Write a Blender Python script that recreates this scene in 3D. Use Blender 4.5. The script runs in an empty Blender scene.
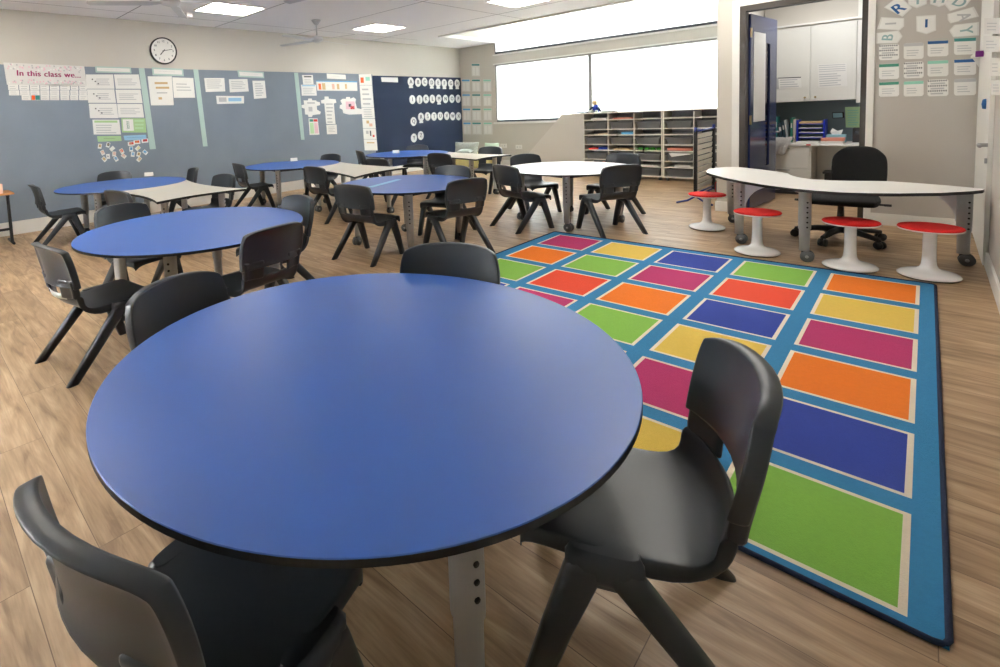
import bpy, bmesh, math, random
from mathutils import Vector, Matrix
random.seed(7)
S = bpy.context.scene
COL = S.collection
PI = math.pi

# ---------------------------------------------------------------- camera geometry
F_PX, CX, CY = 515.454830, 372.767680, 156.548151
RM = ((0.6820011874, 0.7297346026, -0.0485982522),
      (0.0239350101, -0.0886849672, -0.9957721084),
      (-0.7309592982, 0.6779545607, -0.0779494580))
CAM = Vector((2.914051213, -5.635817908, 1.502179975))

def ray(px, py):
    c = ((px - CX) / F_PX, (py - CY) / F_PX, 1.0)
    return Vector([sum(RM[i][k] * c[i] for i in range(3)) for k in range(3)])
def at_z(px, py, z): d = ray(px, py); return CAM + d * ((z - CAM.z) / d.z)
def at_x(px, py, x): d = ray(px, py); return CAM + d * ((x - CAM.x) / d.x)
def at_y(px, py, y): d = ray(px, py); return CAM + d * ((y - CAM.y) / d.y)

cam_d = bpy.data.cameras.new('camera')
cam = bpy.data.objects.new('camera', cam_d); COL.objects.link(cam)
r, dn, fw = (Vector(RM[i]) for i in range(3))
m = Matrix((r, -dn, -fw)).transposed().to_4x4(); m.translation = CAM
cam.matrix_world = m
cam_d.sensor_fit = 'HORIZONTAL'; cam_d.sensor_width = 36
cam_d.lens = 36 * F_PX / 1000
cam_d.shift_x = (500 - CX) / 1000
cam_d.shift_y = (CY - 333.5) / 1000
cam_d.clip_start = .05; cam_d.clip_end = 200
S.camera = cam

# ---------------------------------------------------------------- materials
def lin(c):
    c = c / 255.0
    return c / 12.92 if c <= .04045 else ((c + .055) / 1.055) ** 2.4
def rgb(*c): return (lin(c[0]), lin(c[1]), lin(c[2]), 1)
MATS = {}
def mat(name, col, rough=.5, metal=0., vary=.04, scale=30., bump=0., bscale=200., spec=.5, coat=0.):
    m = bpy.data.materials.new(name); m.use_nodes = True
    nt = m.node_tree; b = nt.nodes['Principled BSDF']
    b.inputs['Roughness'].default_value = rough; b.inputs['Metallic'].default_value = metal
    b.inputs['Specular IOR Level'].default_value = spec
    b.inputs['Coat Weight'].default_value = coat
    tc = nt.nodes.new('ShaderNodeTexCoord')
    n = nt.nodes.new('ShaderNodeTexNoise'); n.inputs['Scale'].default_value = scale; n.inputs['Detail'].default_value = 3
    nt.links.new(tc.outputs['Object'], n.inputs['Vector'])
    mix = nt.nodes.new('ShaderNodeMix'); mix.data_type = 'RGBA'
    c = rgb(*col)
    mix.inputs[6].default_value = tuple(min(1, x * (1 - vary)) for x in c[:3]) + (1,)
    mix.inputs[7].default_value = tuple(min(1, x * (1 + vary)) for x in c[:3]) + (1,)
    nt.links.new(n.outputs['Fac'], mix.inputs[0]); nt.links.new(mix.outputs[2], b.inputs['Base Color'])
    if bump:
        n2 = nt.nodes.new('ShaderNodeTexNoise'); n2.inputs['Scale'].default_value = bscale
        nt.links.new(tc.outputs['Object'], n2.inputs['Vector'])
        bp = nt.nodes.new('ShaderNodeBump'); bp.inputs['Strength'].default_value = bump; bp.inputs['Distance'].default_value = .01
        nt.links.new(n2.outputs['Fac'], bp.inputs['Height']); nt.links.new(bp.outputs['Normal'], b.inputs['Normal'])
    MATS[name] = m
    return m
def emit(name, col, strength):
    m = bpy.data.materials.new(name); m.use_nodes = True
    nt = m.node_tree; b = nt.nodes['Principled BSDF']
    b.inputs['Base Color'].default_value = rgb(*col)
    b.inputs['Emission Color'].default_value = rgb(*col); b.inputs['Emission Strength'].default_value = strength
    MATS[name] = m; return m

M = MATS
mat('wall_paint', (204, 199, 189), .8, vary=.015, scale=3)
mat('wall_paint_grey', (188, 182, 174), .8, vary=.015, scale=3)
mat('nib_lit_paint', (216, 212, 204), .8, vary=.015, scale=3)  # wall paint made lighter: brighter light on the wedge put into its colour
mat('white_paint', (232, 230, 224), .55, vary=.02)
mat('ceiling_paint', (246, 245, 243), .85, vary=.015, scale=4)
mat('joint_grey', (160, 158, 154), .8)
mat('pinboard_felt', (130, 141, 153), .95, vary=.10, scale=2.2, bump=.25, bscale=350)
mat('navy_felt', (26, 40, 66), .9, vary=.06, bump=.2, bscale=300)
mat('chair_plastic', (49, 54, 60), .36, vary=.05, scale=60, bump=.03, bscale=600, spec=.5)
mat('blue_laminate', (46, 92, 172), .38, vary=.02, scale=8, bump=.01, bscale=500, spec=.6)
mat('white_laminate', (238, 236, 232), .3, vary=.02)
mat('beige_laminate', (204, 198, 186), .4, vary=.05, scale=90)
mat('black_edge', (20, 20, 22), .5)
mat('steel_grey', (164, 166, 168), .36, metal=.75, vary=.03)
mat('silver_paint', (186, 188, 190), .4, metal=.2, vary=.03)
mat('castor_grey', (92, 96, 98), .5)
mat('black_plastic', (22, 22, 23), .5)
mat('black_fabric', (17, 17, 18), .95, vary=.15, scale=200, bump=.3, bscale=500)
mat('white_gloss', (238, 237, 235), .18, vary=.01)
mat('red_fabric', (214, 20, 14), .85, vary=.08, scale=150, bump=.2, bscale=500)
mat('tray_grey', (104, 106, 107), .45, vary=.04)
mat('shelf_white', (222, 218, 208), .5, vary=.02)
mat('door_blue', (54, 64, 104), .16, vary=.04)
mat('door_frame_bronze', (62, 56, 50), .45, metal=.2)
mat('paper_white', (236, 235, 230), .8, vary=.03, scale=60)
mat('paper_grey', (224, 222, 217), .8, vary=.03, scale=60)
mat('print_grey', (190, 190, 190), .8)
mat('outline_teal', (150, 182, 180), .8)
mat('cushion_green', (206, 226, 206), .8)
mat('print_dark', (70, 72, 78), .8)
mat('paper_pink', (232, 196, 204), .8, vary=.1, scale=40)
mat('teal_strip', (182, 205, 198), .8, vary=.06, scale=50)
mat('teal', (64, 140, 136), .8)
mat('deep_blue', (34, 92, 150), .8)
mat('sky_blue', (96, 170, 216), .8)
mat('mint', (150, 212, 190), .8)
mat('green_paper', (172, 206, 150), .8)
mat('pale_green', (186, 220, 172), .8)
mat('pale_blue', (150, 196, 224), .8)
mat('magenta_ink', (156, 40, 96), .8)
mat('orange_print', (232, 96, 40), .8)
mat('red_print', (210, 58, 52), .8)
mat('tan_print', (206, 176, 130), .8)
mat('bin_blue', (28, 52, 190), .4)
mat('salmon', (226, 148, 126), .7)
mat('tissue_blue', (150, 196, 206), .6)
mat('binder_green', (56, 136, 112), .6)
mat('binder_dark', (44, 70, 82), .6)
mat('cloth_grey', (176, 172, 168), .95, vary=.3, scale=40)
mat('wood_orange', (196, 132, 78), .45, vary=.15, scale=12)
mat('skin_pink', (226, 186, 166), .7)
mat('office_teal', (112, 128, 134), .9, vary=.08, scale=6)
mat('cabinet_white', (228, 227, 220), .4, vary=.01)
mat('brass', (190, 170, 120), .35, metal=.8)
mat('rack_blue', (30, 50, 130), .4)
mat('rack_slat', (236, 230, 218), .6, vary=.05)
mat('purple', (120, 24, 130), .5)
mat('cushion_pale', (206, 212, 206), .7, vary=.35, scale=24)
mat('cushion_yellow', (222, 214, 150), .8, vary=.12, scale=10)
mat('green_toy', (60, 150, 50), .5)
mat('fan_grey', (205, 205, 204), .4, metal=.2)
mat('rug_base', (48, 130, 180), .95, vary=.10, scale=60, bump=.5, bscale=260)
mat('rug_cream', (236, 222, 200), .95, vary=.06, scale=80, bump=.5, bscale=260)
mat('rug_magenta', (184, 46, 104), .95, vary=.08, scale=60, bump=.5, bscale=260)
mat('rug_orange', (236, 120, 14), .95, vary=.07, scale=60, bump=.5, bscale=260)
mat('rug_yellow', (226, 192, 84), .95, vary=.07, scale=60, bump=.5, bscale=260)
mat('rug_red', (232, 74, 42), .95, vary=.07, scale=60, bump=.5, bscale=260)
mat('rug_green', (134, 188, 74), .95, vary=.08, scale=60, bump=.5, bscale=260)
mat('rug_blue', (44, 66, 160), .95, vary=.08, scale=60, bump=.5, bscale=260)
mat('rug_navy', (24, 38, 70), .9, vary=.08, scale=60, bump=.4, bscale=300)
emit('light_panel', (255, 250, 240), 9.0)

def floor_mat():
    m = bpy.data.materials.new('oak_vinyl_planks'); m.use_nodes = True
    nt = m.node_tree; N = nt.nodes.new; L = nt.links.new; b = nt.nodes['Principled BSDF']
    tc = N('ShaderNodeTexCoord')
    br = N('ShaderNodeTexBrick'); br.offset = .37
    br.inputs['Scale'].default_value = 1; br.inputs['Brick Width'].default_value = 1.5; br.inputs['Row Height'].default_value = .21
    br.inputs['Mortar Size'].default_value = .0016; br.inputs['Mortar Smooth'].default_value = .3; br.inputs['Bias'].default_value = 0
    br.inputs['Color1'].default_value = (0, 0, 0, 1); br.inputs['Color2'].default_value = (1, 1, 1, 1); br.inputs['Mortar'].default_value = (.5, .5, .5, 1)
    L(tc.outputs['Object'], br.inputs['Vector'])
    # per-plank offset pushes the grain along
    mp = N('ShaderNodeMapping'); mp.inputs['Scale'].default_value = (1.3, 9, 1)
    add = N('ShaderNodeVectorMath'); add.operation = 'MULTIPLY_ADD'
    comb = N('ShaderNodeCombineXYZ'); L(br.outputs['Color'], comb.inputs[0]); L(br.outputs['Color'], comb.inputs[1])
    add.inputs[1].default_value = (7, 5, 0); L(comb.outputs[0], add.inputs[0]); L(tc.outputs['Object'], add.inputs[2])
    L(add.outputs[0], mp.inputs['Vector'])
    n1 = N('ShaderNodeTexNoise'); n1.inputs['Scale'].default_value = 1.6; n1.inputs['Detail'].default_value = 6; n1.inputs['Distortion'].default_value = 1.2
    L(mp.outputs[0], n1.inputs['Vector'])
    mp2 = N('ShaderNodeMapping'); mp2.inputs['Scale'].default_value = (3, 60, 1); L(add.outputs[0], mp2.inputs['Vector'])
    n2 = N('ShaderNodeTexNoise'); n2.inputs['Scale'].default_value = 2; n2.inputs['Detail'].default_value = 3; L(mp2.outputs[0], n2.inputs['Vector'])
    ramp = N('ShaderNodeValToRGB'); e = ramp.color_ramp.elements
    e[0].position = .3; e[0].color = rgb(142, 114, 84); e[1].position = .72; e[1].color = rgb(200, 172, 138)
    x = ramp.color_ramp.elements.new(.5); x.color = rgb(176, 146, 112)
    L(n1.outputs['Fac'], ramp.inputs[0])
    fine = N('ShaderNodeMix'); fine.data_type = 'RGBA'; fine.blend_type = 'MULTIPLY'; fine.inputs[0].default_value = .45
    r2 = N('ShaderNodeValToRGB'); r2.color_ramp.elements[0].position = .3; r2.color_ramp.elements[0].color = (.62, .6, .58, 1); r2.color_ramp.elements[1].position = .6
    L(n2.outputs['Fac'], r2.inputs[0]); L(ramp.outputs[0], fine.inputs[6]); L(r2.outputs[0], fine.inputs[7])
    tone = N('ShaderNodeMix'); tone.data_type = 'RGBA'; tone.blend_type = 'MULTIPLY'; tone.inputs[0].default_value = 1
    r3 = N('ShaderNodeValToRGB'); r3.color_ramp.elements[0].color = (.86, .85, .84, 1); r3.color_ramp.elements[1].color = (1.06, 1.06, 1.06, 1)
    L(br.outputs['Color'], r3.inputs[0]); L(fine.outputs[2], tone.inputs[6]); L(r3.outputs[0], tone.inputs[7])
    mor = N('ShaderNodeMix'); mor.data_type = 'RGBA'; mor.inputs[7].default_value = rgb(92, 70, 50)
    mm = N('ShaderNodeMath'); mm.operation = 'MULTIPLY'; mm.inputs[1].default_value = .8; L(br.outputs['Fac'], mm.inputs[0])
    L(mm.outputs[0], mor.inputs[0]); L(tone.outputs[2], mor.inputs[6]); L(mor.outputs[2], b.inputs['Base Color'])
    b.inputs['Roughness'].default_value = .42; b.inputs['Specular IOR Level'].default_value = .4
    bp = N('ShaderNodeBump'); bp.inputs['Strength'].default_value = .06; bp.inputs['Distance'].default_value = .004
    L(n2.outputs['Fac'], bp.inputs['Height']); L(bp.outputs[0], b.inputs['Normal'])
    M['floor'] = m
floor_mat()
def blind_mat():
    m = bpy.data.materials.new('blind_fabric'); m.use_nodes = True
    nt = m.node_tree; nt.nodes.clear(); N = nt.nodes.new
    o = N('ShaderNodeOutputMaterial'); mx = N('ShaderNodeMixShader'); mx.inputs[0].default_value = .55
    d = N('ShaderNodeBsdfDiffuse'); t = N('ShaderNodeBsdfTranslucent')
    d.inputs[0].default_value = (.85, .85, .84, 1); t.inputs[0].default_value = (.92, .92, .91, 1)
    nt.links.new(d.outputs[0], mx.inputs[1]); nt.links.new(t.outputs[0], mx.inputs[2]); nt.links.new(mx.outputs[0], o.inputs[0])
    M['blind'] = m
blind_mat()
def glass_mat():
    m = bpy.data.materials.new('clear_glass'); m.use_nodes = True
    nt = m.node_tree; nt.nodes.clear(); N = nt.nodes.new
    o = N('ShaderNodeOutputMaterial'); mx = N('ShaderNodeMixShader'); fr = N('ShaderNodeFresnel'); fr.inputs[0].default_value = 1.45
    g = N('ShaderNodeBsdfGlossy'); g.inputs['Roughness'].default_value = .02; t = N('ShaderNodeBsdfTransparent'); t.inputs[0].default_value = (.95, .97, .97, 1)
    nt.links.new(fr.outputs[0], mx.inputs[0]); nt.links.new(t.outputs[0], mx.inputs[1]); nt.links.new(g.outputs[0], mx.inputs[2]); nt.links.new(mx.outputs[0], o.inputs[0])
    M['glass'] = m
glass_mat()

# ---------------------------------------------------------------- mesh helpers
class MB:
    def __init__(s): s.bm = bmesh.new(); s.mats = []
    def mi(s, name):
        if name not in s.mats: s.mats.append(name)
        return s.mats.index(name)
    def face(s, vs, mt, smooth=False):
        try: f = s.bm.faces.new(vs)
        except ValueError: return None
        f.material_index = s.mi(mt); f.smooth = smooth; return f
    def box(s, c, d, mt, rz=0., bev=0.):
        return s.boxm(Matrix.Translation(Vector(c)) @ Matrix.Rotation(rz, 4, 'Z'), d, mt, bev)
    def box2(s, a, b, mt, bev=0.):
        a, b = Vector(a), Vector(b)
        return s.box((a + b) / 2, tuple(abs(x) for x in (b - a)), mt, 0, bev)
    def boxm(s, mtx, d, mt, bev=0.):
        res = bmesh.ops.create_cube(s.bm, size=1)
        vs = res['verts']
        bmesh.ops.scale(s.bm, vec=d, verts=vs); bmesh.ops.transform(s.bm, matrix=mtx, verts=vs)
        fs = {f for v in vs for f in v.link_faces}; k = s.mi(mt)
        for f in fs: f.material_index = k
        if bev:
            es = {e for v in vs for e in v.link_edges}
            bmesh.ops.bevel(s.bm, geom=list(es), offset=bev, segments=2, affect='EDGES', profile=.5)
    def lathe(s, prof, mt, c=(0, 0, 0), n=24, mtx=None, smooth=True):
        mtx = mtx or Matrix.Translation(Vector(c)); rings = []
        for (rr, z) in prof:
            if rr < 1e-6: rings.append([s.bm.verts.new(mtx @ Vector((0, 0, z)))])
            else: rings.append([s.bm.verts.new(mtx @ Vector((rr * math.cos(2 * PI * i / n), rr * math.sin(2 * PI * i / n), z))) for i in range(n)])
        for a, b in zip(rings, rings[1:]):
            for i in range(n):
                j = (i + 1) % n
                if len(a) == 1 and len(b) == 1: continue
                if len(a) == 1: s.face([a[0], b[j], b[i]], mt, smooth)
                elif len(b) == 1: s.face([a[i], a[j], b[0]], mt, smooth)
                else: s.face([a[i], a[j], b[j], b[i]], mt, smooth)
    def cyl(s, a, b, r1, mt, r2=None, n=16):
        a, b = Vector(a), Vector(b); d = b - a; L = d.length
        mtx = Matrix.Translation(a) @ d.to_track_quat('Z', 'Y').to_matrix().to_4x4()
        r2 = r1 if r2 is None else r2
        s.lathe([(0, 0), (r1, 0), (r2, L), (0, L)], mt, n=n, mtx=mtx)
    def tube(s, pts, rad, mt, n=10, ell=None):
        pts = [Vector(p) for p in pts]; rings = []
        rads = rad if isinstance(rad, (list, tuple)) else [rad] * len(pts)
        for i, p in enumerate(pts):
            t = (pts[min(i + 1, len(pts) - 1)] - pts[max(i - 1, 0)]).normalized()
            u = t.cross(Vector((0, 0, 1)) if abs(t.z) < .95 else Vector((0, 1, 0))).normalized(); w = t.cross(u)
            e = ell or 1
            rings.append([s.bm.verts.new(p + u * math.cos(2 * PI * k / n) * rads[i] + w * math.sin(2 * PI * k / n) * rads[i] * e) for k in range(n)])
        for a, b in zip(rings, rings[1:]):
            for k in range(n): s.face([a[k], a[(k + 1) % n], b[(k + 1) % n], b[k]], mt, True)
        s.face(rings[0][::-1], mt); s.face(rings[-1], mt)
    def prism(s, pts, d, mt, side=None, back=None):
        """polygon pts (3-D) extruded by vector d; the polygon itself is the front"""
        d = Vector(d); a = [s.bm.verts.new(Vector(p)) for p in pts]; b = [s.bm.verts.new(Vector(p) + d) for p in pts]
        s.face(a, mt); s.face(b[::-1], back or side or mt); n = len(a)
        for i in range(n): s.face([a[i], b[i], b[(i + 1) % n], a[(i + 1) % n]], side or mt)
    def slab(s, front, thick, mt):
        """closed solid from a grid of points and a grid of offset vectors"""
        n, k = len(front), len(front[0])
        A = [[s.bm.verts.new(front[i][j]) for j in range(k)] for i in range(n)]
        B = [[s.bm.verts.new(Vector(front[i][j]) + Vector(thick[i][j])) for j in range(k)] for i in range(n)]
        for i in range(n - 1):
            for j in range(k - 1):
                s.face([A[i][j], A[i][j + 1], A[i + 1][j + 1], A[i + 1][j]], mt, True)
                s.face([B[i][j], B[i + 1][j], B[i + 1][j + 1], B[i][j + 1]], mt, True)
        for j in range(k - 1):
            s.face([A[0][j], B[0][j], B[0][j + 1], A[0][j + 1]], mt, True)
            s.face([A[-1][j], A[-1][j + 1], B[-1][j + 1], B[-1][j]], mt, True)
        for i in range(n - 1):
            s.face([A[i][0], A[i + 1][0], B[i + 1][0], B[i][0]], mt, True)
            s.face([A[i][-1], B[i][-1], B[i + 1][-1], A[i + 1][-1]], mt, True)
    def build(s, name, parent=None, sub=0, recalc=True, bevel=0.):
        if recalc: bmesh.ops.recalc_face_normals(s.bm, faces=s.bm.faces)
        me = bpy.data.meshes.new(name); s.bm.to_mesh(me); s.bm.free()
        for k in s.mats: me.materials.append(M[k])
        o = bpy.data.objects.new(name, me); COL.objects.link(o)
        if parent: o.parent = parent
        if bevel:
            md = o.modifiers.new('edge', 'BEVEL'); md.width = bevel; md.segments = 2; md.limit_method = 'ANGLE'
        if sub:
            md = o.modifiers.new('smooth', 'SUBSURF'); md.levels = md.render_levels = sub
        return o

def tag(o, label, cat, group=None, kind=None):
    o['label'] = label; o['category'] = cat
    if group: o['group'] = group
    if kind: o['kind'] = kind
    return o
def thing(name, label, cat, loc=(0, 0, 0), rz=0., group=None):
    o = bpy.data.objects.new(name, None); COL.objects.link(o)
    o.empty_display_size = .1; o.location = loc; o.rotation_euler = (0, 0, rz)
    return tag(o, label, cat, group)
def struct(o, label=None):
    o['kind'] = 'structure'
    if label: o['label'] = label
    return o
def dup(root, loc, rz, label, group=None):
    r = root.copy(); COL.objects.link(r); r.location = loc; r.rotation_euler = (0, 0, rz); r['label'] = label
    if group: r['group'] = group
    for ch in list(root.children):
        c = ch.copy(); COL.objects.link(c); c.parent = r
        for g in list(ch.children):
            d = g.copy(); COL.objects.link(d); d.parent = c
    return r
def text(name, body, size, mt, parent, origin, right, up, bold=.0, depth=.002):
    """lettering as a mesh, centred at origin in the plane right/up"""
    cu = bpy.data.curves.new(name, 'FONT'); cu.body = body; cu.size = size; cu.align_x = 'CENTER'; cu.align_y = 'CENTER'
    cu.extrude = depth; cu.space_character = 1.06
    tmp = bpy.data.objects.new(name + '_c', cu); COL.objects.link(tmp)
    dg = bpy.context.evaluated_depsgraph_get(); me = bpy.data.meshes.new_from_object(tmp.evaluated_get(dg))
    bpy.data.objects.remove(tmp); bpy.data.curves.remove(cu)
    right, up = Vector(right).normalized(), Vector(up).normalized(); nrm = right.cross(up)
    mx = Matrix((right, up, nrm)).transposed().to_4x4(); mx.translation = Vector(origin)
    if bold:
        bm = bmesh.new(); bm.from_mesh(me); geo = list(bm.verts) + list(bm.edges) + list(bm.faces)
        d = bmesh.ops.duplicate(bm, geom=geo); vs = [v for v in d['geom'] if isinstance(v, bmesh.types.BMVert)]
        bmesh.ops.translate(bm, vec=(bold, 0, .0004), verts=vs); bm.to_mesh(me); bm.free()
    me.transform(mx); me.materials.clear(); me.materials.append(M[mt])
    o = bpy.data.objects.new(name, me); COL.objects.link(o)
    if parent: o.parent = parent
    return o

XL, XR, YF, YP, ZC = -6.35, 3.29, -8.2, 2.45, 3.33
def wb(x, z, d=0.): return Vector((x, 6.58 + .02 * (x + 6.35) - d, z))     # a point on the window wall

# ================================================================ the setting
b = MB(); b.box2((XL - .12, YF, -.06), (XR + .12, 7.0, 0), 'floor'); struct(b.build('floor'))
b = MB(); b.box2((XL, YF, ZC), (XR, 4.12, ZC + .06), 'ceiling_paint')
for y in (-6.4, -4.45, -2.72, -.97, .9, 3.05): b.box2((XL, y - .008, ZC - .0015), (XR, y + .008, ZC + .01), 'joint_grey')
for x in (-5.75, -2.75, .25): b.box2((x - .006, YF, ZC - .001), (x + .006, 4.1, ZC + .01), 'joint_grey')
b.box2((XL, 4.12, ZC), (-5.02, 6.9, ZC + .06), 'ceiling_paint'); struct(b.build('ceiling'))
b = MB(); b.box2((XL, 4.1, 3.98), (XR, 6.95, 4.04), 'ceiling_paint'); struct(b.build('ceiling_recess'))
b = MB(); b.box2((-5.06, 4.06, ZC - .035), (1.0, 4.14, ZC - .001), 'white_paint'); b.box2((-5.06, 4.14, ZC - .035), (-4.98, 6.6, ZC - .001), 'white_paint'); struct(b.build('trim_1'))
b = MB(); b.box2((-5.02, 4.1, ZC + .061), (XR, 4.14, 3.98), 'wall_paint'); b.box2((-5.06, 4.1, ZC + .061), (-5.02, 6.9, 3.98), 'wall_paint'); struct(b.build('wall_bulkhead'))
b = MB(); b.box2((XL - .12, YF, 0), (XL, 6.9, 4.04), 'wall_paint'); struct(b.build('wall_left'))
b = MB(); b.box2((XR, YF, 0), (XR + .12, 7.0, 4.04), 'wall_paint_grey'); struct(b.build('wall_right'))
b = MB()
for a, c in (((XL - .12, 0), (XR + .12, .9)), ((XL - .12, 2.7), (XR + .12, 4.04)), ((XL - .12, .9), (-2.6, 2.7)), ((-.4, .9), (XR + .12, 2.7))): b.box2((a[0], YF - .12, a[1]), (c[0], YF, c[1]), 'wall_paint')
struct(b.build('wall_front'))
b = MB()
for a, c in (((-2.6, .9), (-.4, .95)), ((-2.6, 2.65), (-.4, 2.7)), ((-2.6, .95), (-2.55, 2.65)), ((-.45, .95), (-.4, 2.65)), ((-1.53, .95), (-1.47, 2.65))): b.box2((a[0], YF - .1, a[1]), (c[0], YF - .04, c[1]), 'white_paint')
o = struct(b.build('window_4')); b = MB(); b.box2((-2.55, YF - .035, .95), (-.45, YF - .031, 2.65), 'blind'); g = b.build('fill_blind', o); g['kind'] = 'structure'  # unseen window added behind the camera to let in fill daylight
# window wall with its openings
WX0, WX1 = -5.2, .95
LZ0, LZ1, UZ0, UZ1 = 1.17, 2.74, 3.02, 3.93
def wall_piece(mb, x0, x1, z0, z1, mt, d0=0., d1=-.14):
    p = [wb(x0, z0, d0), wb(x1, z0, d0), wb(x1, z1, d0), wb(x0, z1, d0)]
    mb.prism(p, (0, d0 - d1, 0), mt)
b = MB()
for a in ((XL, 1.0, 0, LZ0), (XL, WX0, LZ0, 4.0), (WX1, 1.0, LZ0, 4.0), (WX0, WX1, LZ1, UZ0), (WX0, WX1, UZ1, 4.0)): wall_piece(b, *a, 'wall_paint')
struct(b.build('wall_back'))
def window(n, x0, x1, z0, z1):
    b = MB(); t = .05
    for a in ((x0, x1, z0, z0 + t), (x0, x1, z1 - t, z1), (x0, x0 + t, z0, z1), (x1 - t, x1, z0, z1)): wall_piece(b, *a, 'joint_grey', -.026, -.11)
    o = struct(b.build('window_%d' % n))
    b = MB(); wall_piece(b, x0 + t, x1 - t, z0 + t, z1 - t, 'glass', -.08, -.086); g = b.build('pane', o); g['kind'] = 'structure'
XM = at_y(590, 80, 6.67).x
window(1, WX0, WX1, UZ0, UZ1); window(2, WX0, XM, LZ0, LZ1); window(3, XM, WX1, LZ0, LZ1)
b = MB(); wall_piece(b, WX0 - .05, WX1, LZ0 - .05, LZ0, 'white_paint', .06, -.1); struct(b.build('window_sill'))
b = MB(); wall_piece(b, WX0 - .04, WX1, LZ1, LZ1 + .03, 'white_paint', .02, 0); wall_piece(b, WX0 - .04, WX1, UZ0 - .04, UZ0, 'white_paint', .02, 0); struct(b.build('trim_2'))
def blind(x0, x1, z0, z1, lab):
    t = thing('roller_blind', lab, 'blind', wb((x0 + x1) / 2, z0), 0, 'white roller blinds over the windows')
    L = t.location
    def w(mb, a0, a1, c0, c1, mt, d0, d1):
        p = [wb(a0, c0, d0) - L, wb(a1, c0, d0) - L, wb(a1, c1, d0) - L, wb(a0, c1, d0) - L]; mb.prism(p, (0, d0 - d1, 0), mt)
    b = MB(); w(b, x0 + .035, x1 - .035, z0 + .055, z1 - .02, 'blind', -.02, -.024); b.build('fabric', t)
    b = MB(); w(b, x0 + .03, x1 - .03, z0 + .012, z0 + .062, 'print_dark', -.012, -.032); b.build('bottom_rail', t)
    b = MB(); w(b, x0 + .01, x1 - .01, z1 - .03, z1, 'joint_grey', -.005, -.05); b.build('roller', t)
blind(WX0, WX1, UZ0, UZ1, 'long white roller blind over the high strip window')
blind(WX0, XM, LZ0, LZ1, 'white roller blind on the lower window nearest the room corner')
blind(XM, WX1, LZ0, LZ1, 'white roller blind on the lower window above the tray shelves')
# partition with the office doorway
def px(x, y=85): return at_y(x, y, YP).x
AL, DL, IL, IR, DR, AR = px(732.3), px(739.6), px(745.5), px(860.6), px(866.6), px(874)
ZH = at_y(737.5, 7, YP).z; ZI = ZH - .07; ZA = ZH + .08
PX0 = 1.0
b = MB()
b.box2((PX0, YP, 0), (DL, YP + .14, 4.0), 'wall_paint'); b.box2((DR, YP, 0), (XR, YP + .14, 4.0), 'wall_paint_grey')
b.box2((DL, YP, ZH), (DR, YP + .14, 4.0), 'wall_paint'); struct(b.build('wall_partition'))
b = MB(); b.box2((PX0, YP + .14, 0), (PX0 + .12, 6.8, 4.0), 'wall_paint'); struct(b.build('wall_office_side'))
b = MB()
b.box2((DL, YP - .012, 0), (IL, YP + .15, ZI), 'door_frame_bronze'); b.box2((IR, YP - .012, 0), (DR, YP + .15, ZI), 'door_frame_bronze'); b.box2((DL, YP - .012, ZI), (DR, YP + .15, ZH), 'door_frame_bronze')
struct(b.build('door_frame'))
b = MB()
b.box2((AL, YP - .02, 0), (DL, YP - .001, ZA), 'white_paint'); b.box2((DR, YP - .02, 0), (AR, YP - .001, ZA), 'white_paint'); b.box2((DL, YP - .02, ZH), (DR, YP - .001, ZA), 'white_paint')
struct(b.build('trim_3'))
b = MB(); b.box2((XL, YF, 0), (XL + .018, 6.5, .2), 'white_paint'); struct(b.build('baseboard_left'))
b = MB(); b.box2((AR, YP - .018, 0), (XR, YP, .13), 'white_paint'); b.box2((PX0 - .015, YP - .018, 0), (AL, YP, .13), 'white_paint'); struct(b.build('baseboard_partition'))
b = MB(); b.box2((XR - .016, YF, 0), (XR, YP - .02, .13), 'white_paint'); struct(b.build('baseboard_right'))
b = MB(); wall_piece(b, XL + .02, -4.3, 0, .13, 'white_paint', .016, 0); struct(b.build('baseboard_back'))
# office shell
b = MB(); b.box2((PX0 + .12, 4.95, 0), (XR, 5.05, 4.0), 'cabinet_white'); struct(b.build('wall_office_back'))
b = MB(); b.box2((PX0 + .12, YP + .14, 3.15), (XR, 4.95, 3.2), 'ceiling_paint'); struct(b.build('ceiling_office'))
b = MB(); b.box2((PX0 + .13, 4.93, .78), (2.46, 4.95, 1.5), 'office_teal'); struct(b.build('trim_4'), 'dark grey-green pinboard strip behind the office counter')
# open blue door
t = thing('door_1', 'blue office door standing open with a tall glass pane', 'door', (IL + .002, YP + .16, 0)); t['kind'] = 'structure'
LD = 1.1; ang = math.radians(85)
mx = Matrix.Rotation(ang, 4, 'Z')
def dbox(mb, a, c, mt):
    a, c = Vector(a), Vector(c); mb.boxm(mx @ Matrix.Translation((a + c) / 2), tuple(c - a), mt)
zt = ZI - .02
b = MB(); dbox(b, (0, -.022, .02), (.62, .022, zt), 'door_blue'); dbox(b, (.80, -.022, .02), (LD, .022, zt), 'door_blue')
dbox(b, (.62, -.022, .02), (.80, .022, .55), 'door_blue'); dbox(b, (.62, -.022, zt - .35), (.80, .022, zt), 'door_blue'); b.build('leaf', t)
b = MB(); dbox(b, (.62, -.006, .55), (.80, .006, zt - .35), 'glass'); b.build('glass_pane', t)
b = MB(); dbox(b, (.12, -.026, 1.18), (.58, -.0225, zt - .22), 'paper_white'); b.build('white_patch', t)  # flat white rectangle on the face of the leaf
for z in (.3, 1.15, zt - .3):
    b = MB(); dbox(b, (-.03, -.03, z), (.03, -.02, z + .12), 'brass'); b.build('hinge', t)
b = MB(); p = mx @ Vector((LD - .07, -.03, 1.0)); b.cyl(p, p + mx @ Vector((0, -.05, 0)), .012, 'steel_grey'); q = p + mx @ Vector((0, -.05, 0)); b.cyl(q, q + mx @ Vector((-.12, 0, 0)), .011, 'steel_grey'); b.build('lever_handle', t)
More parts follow.
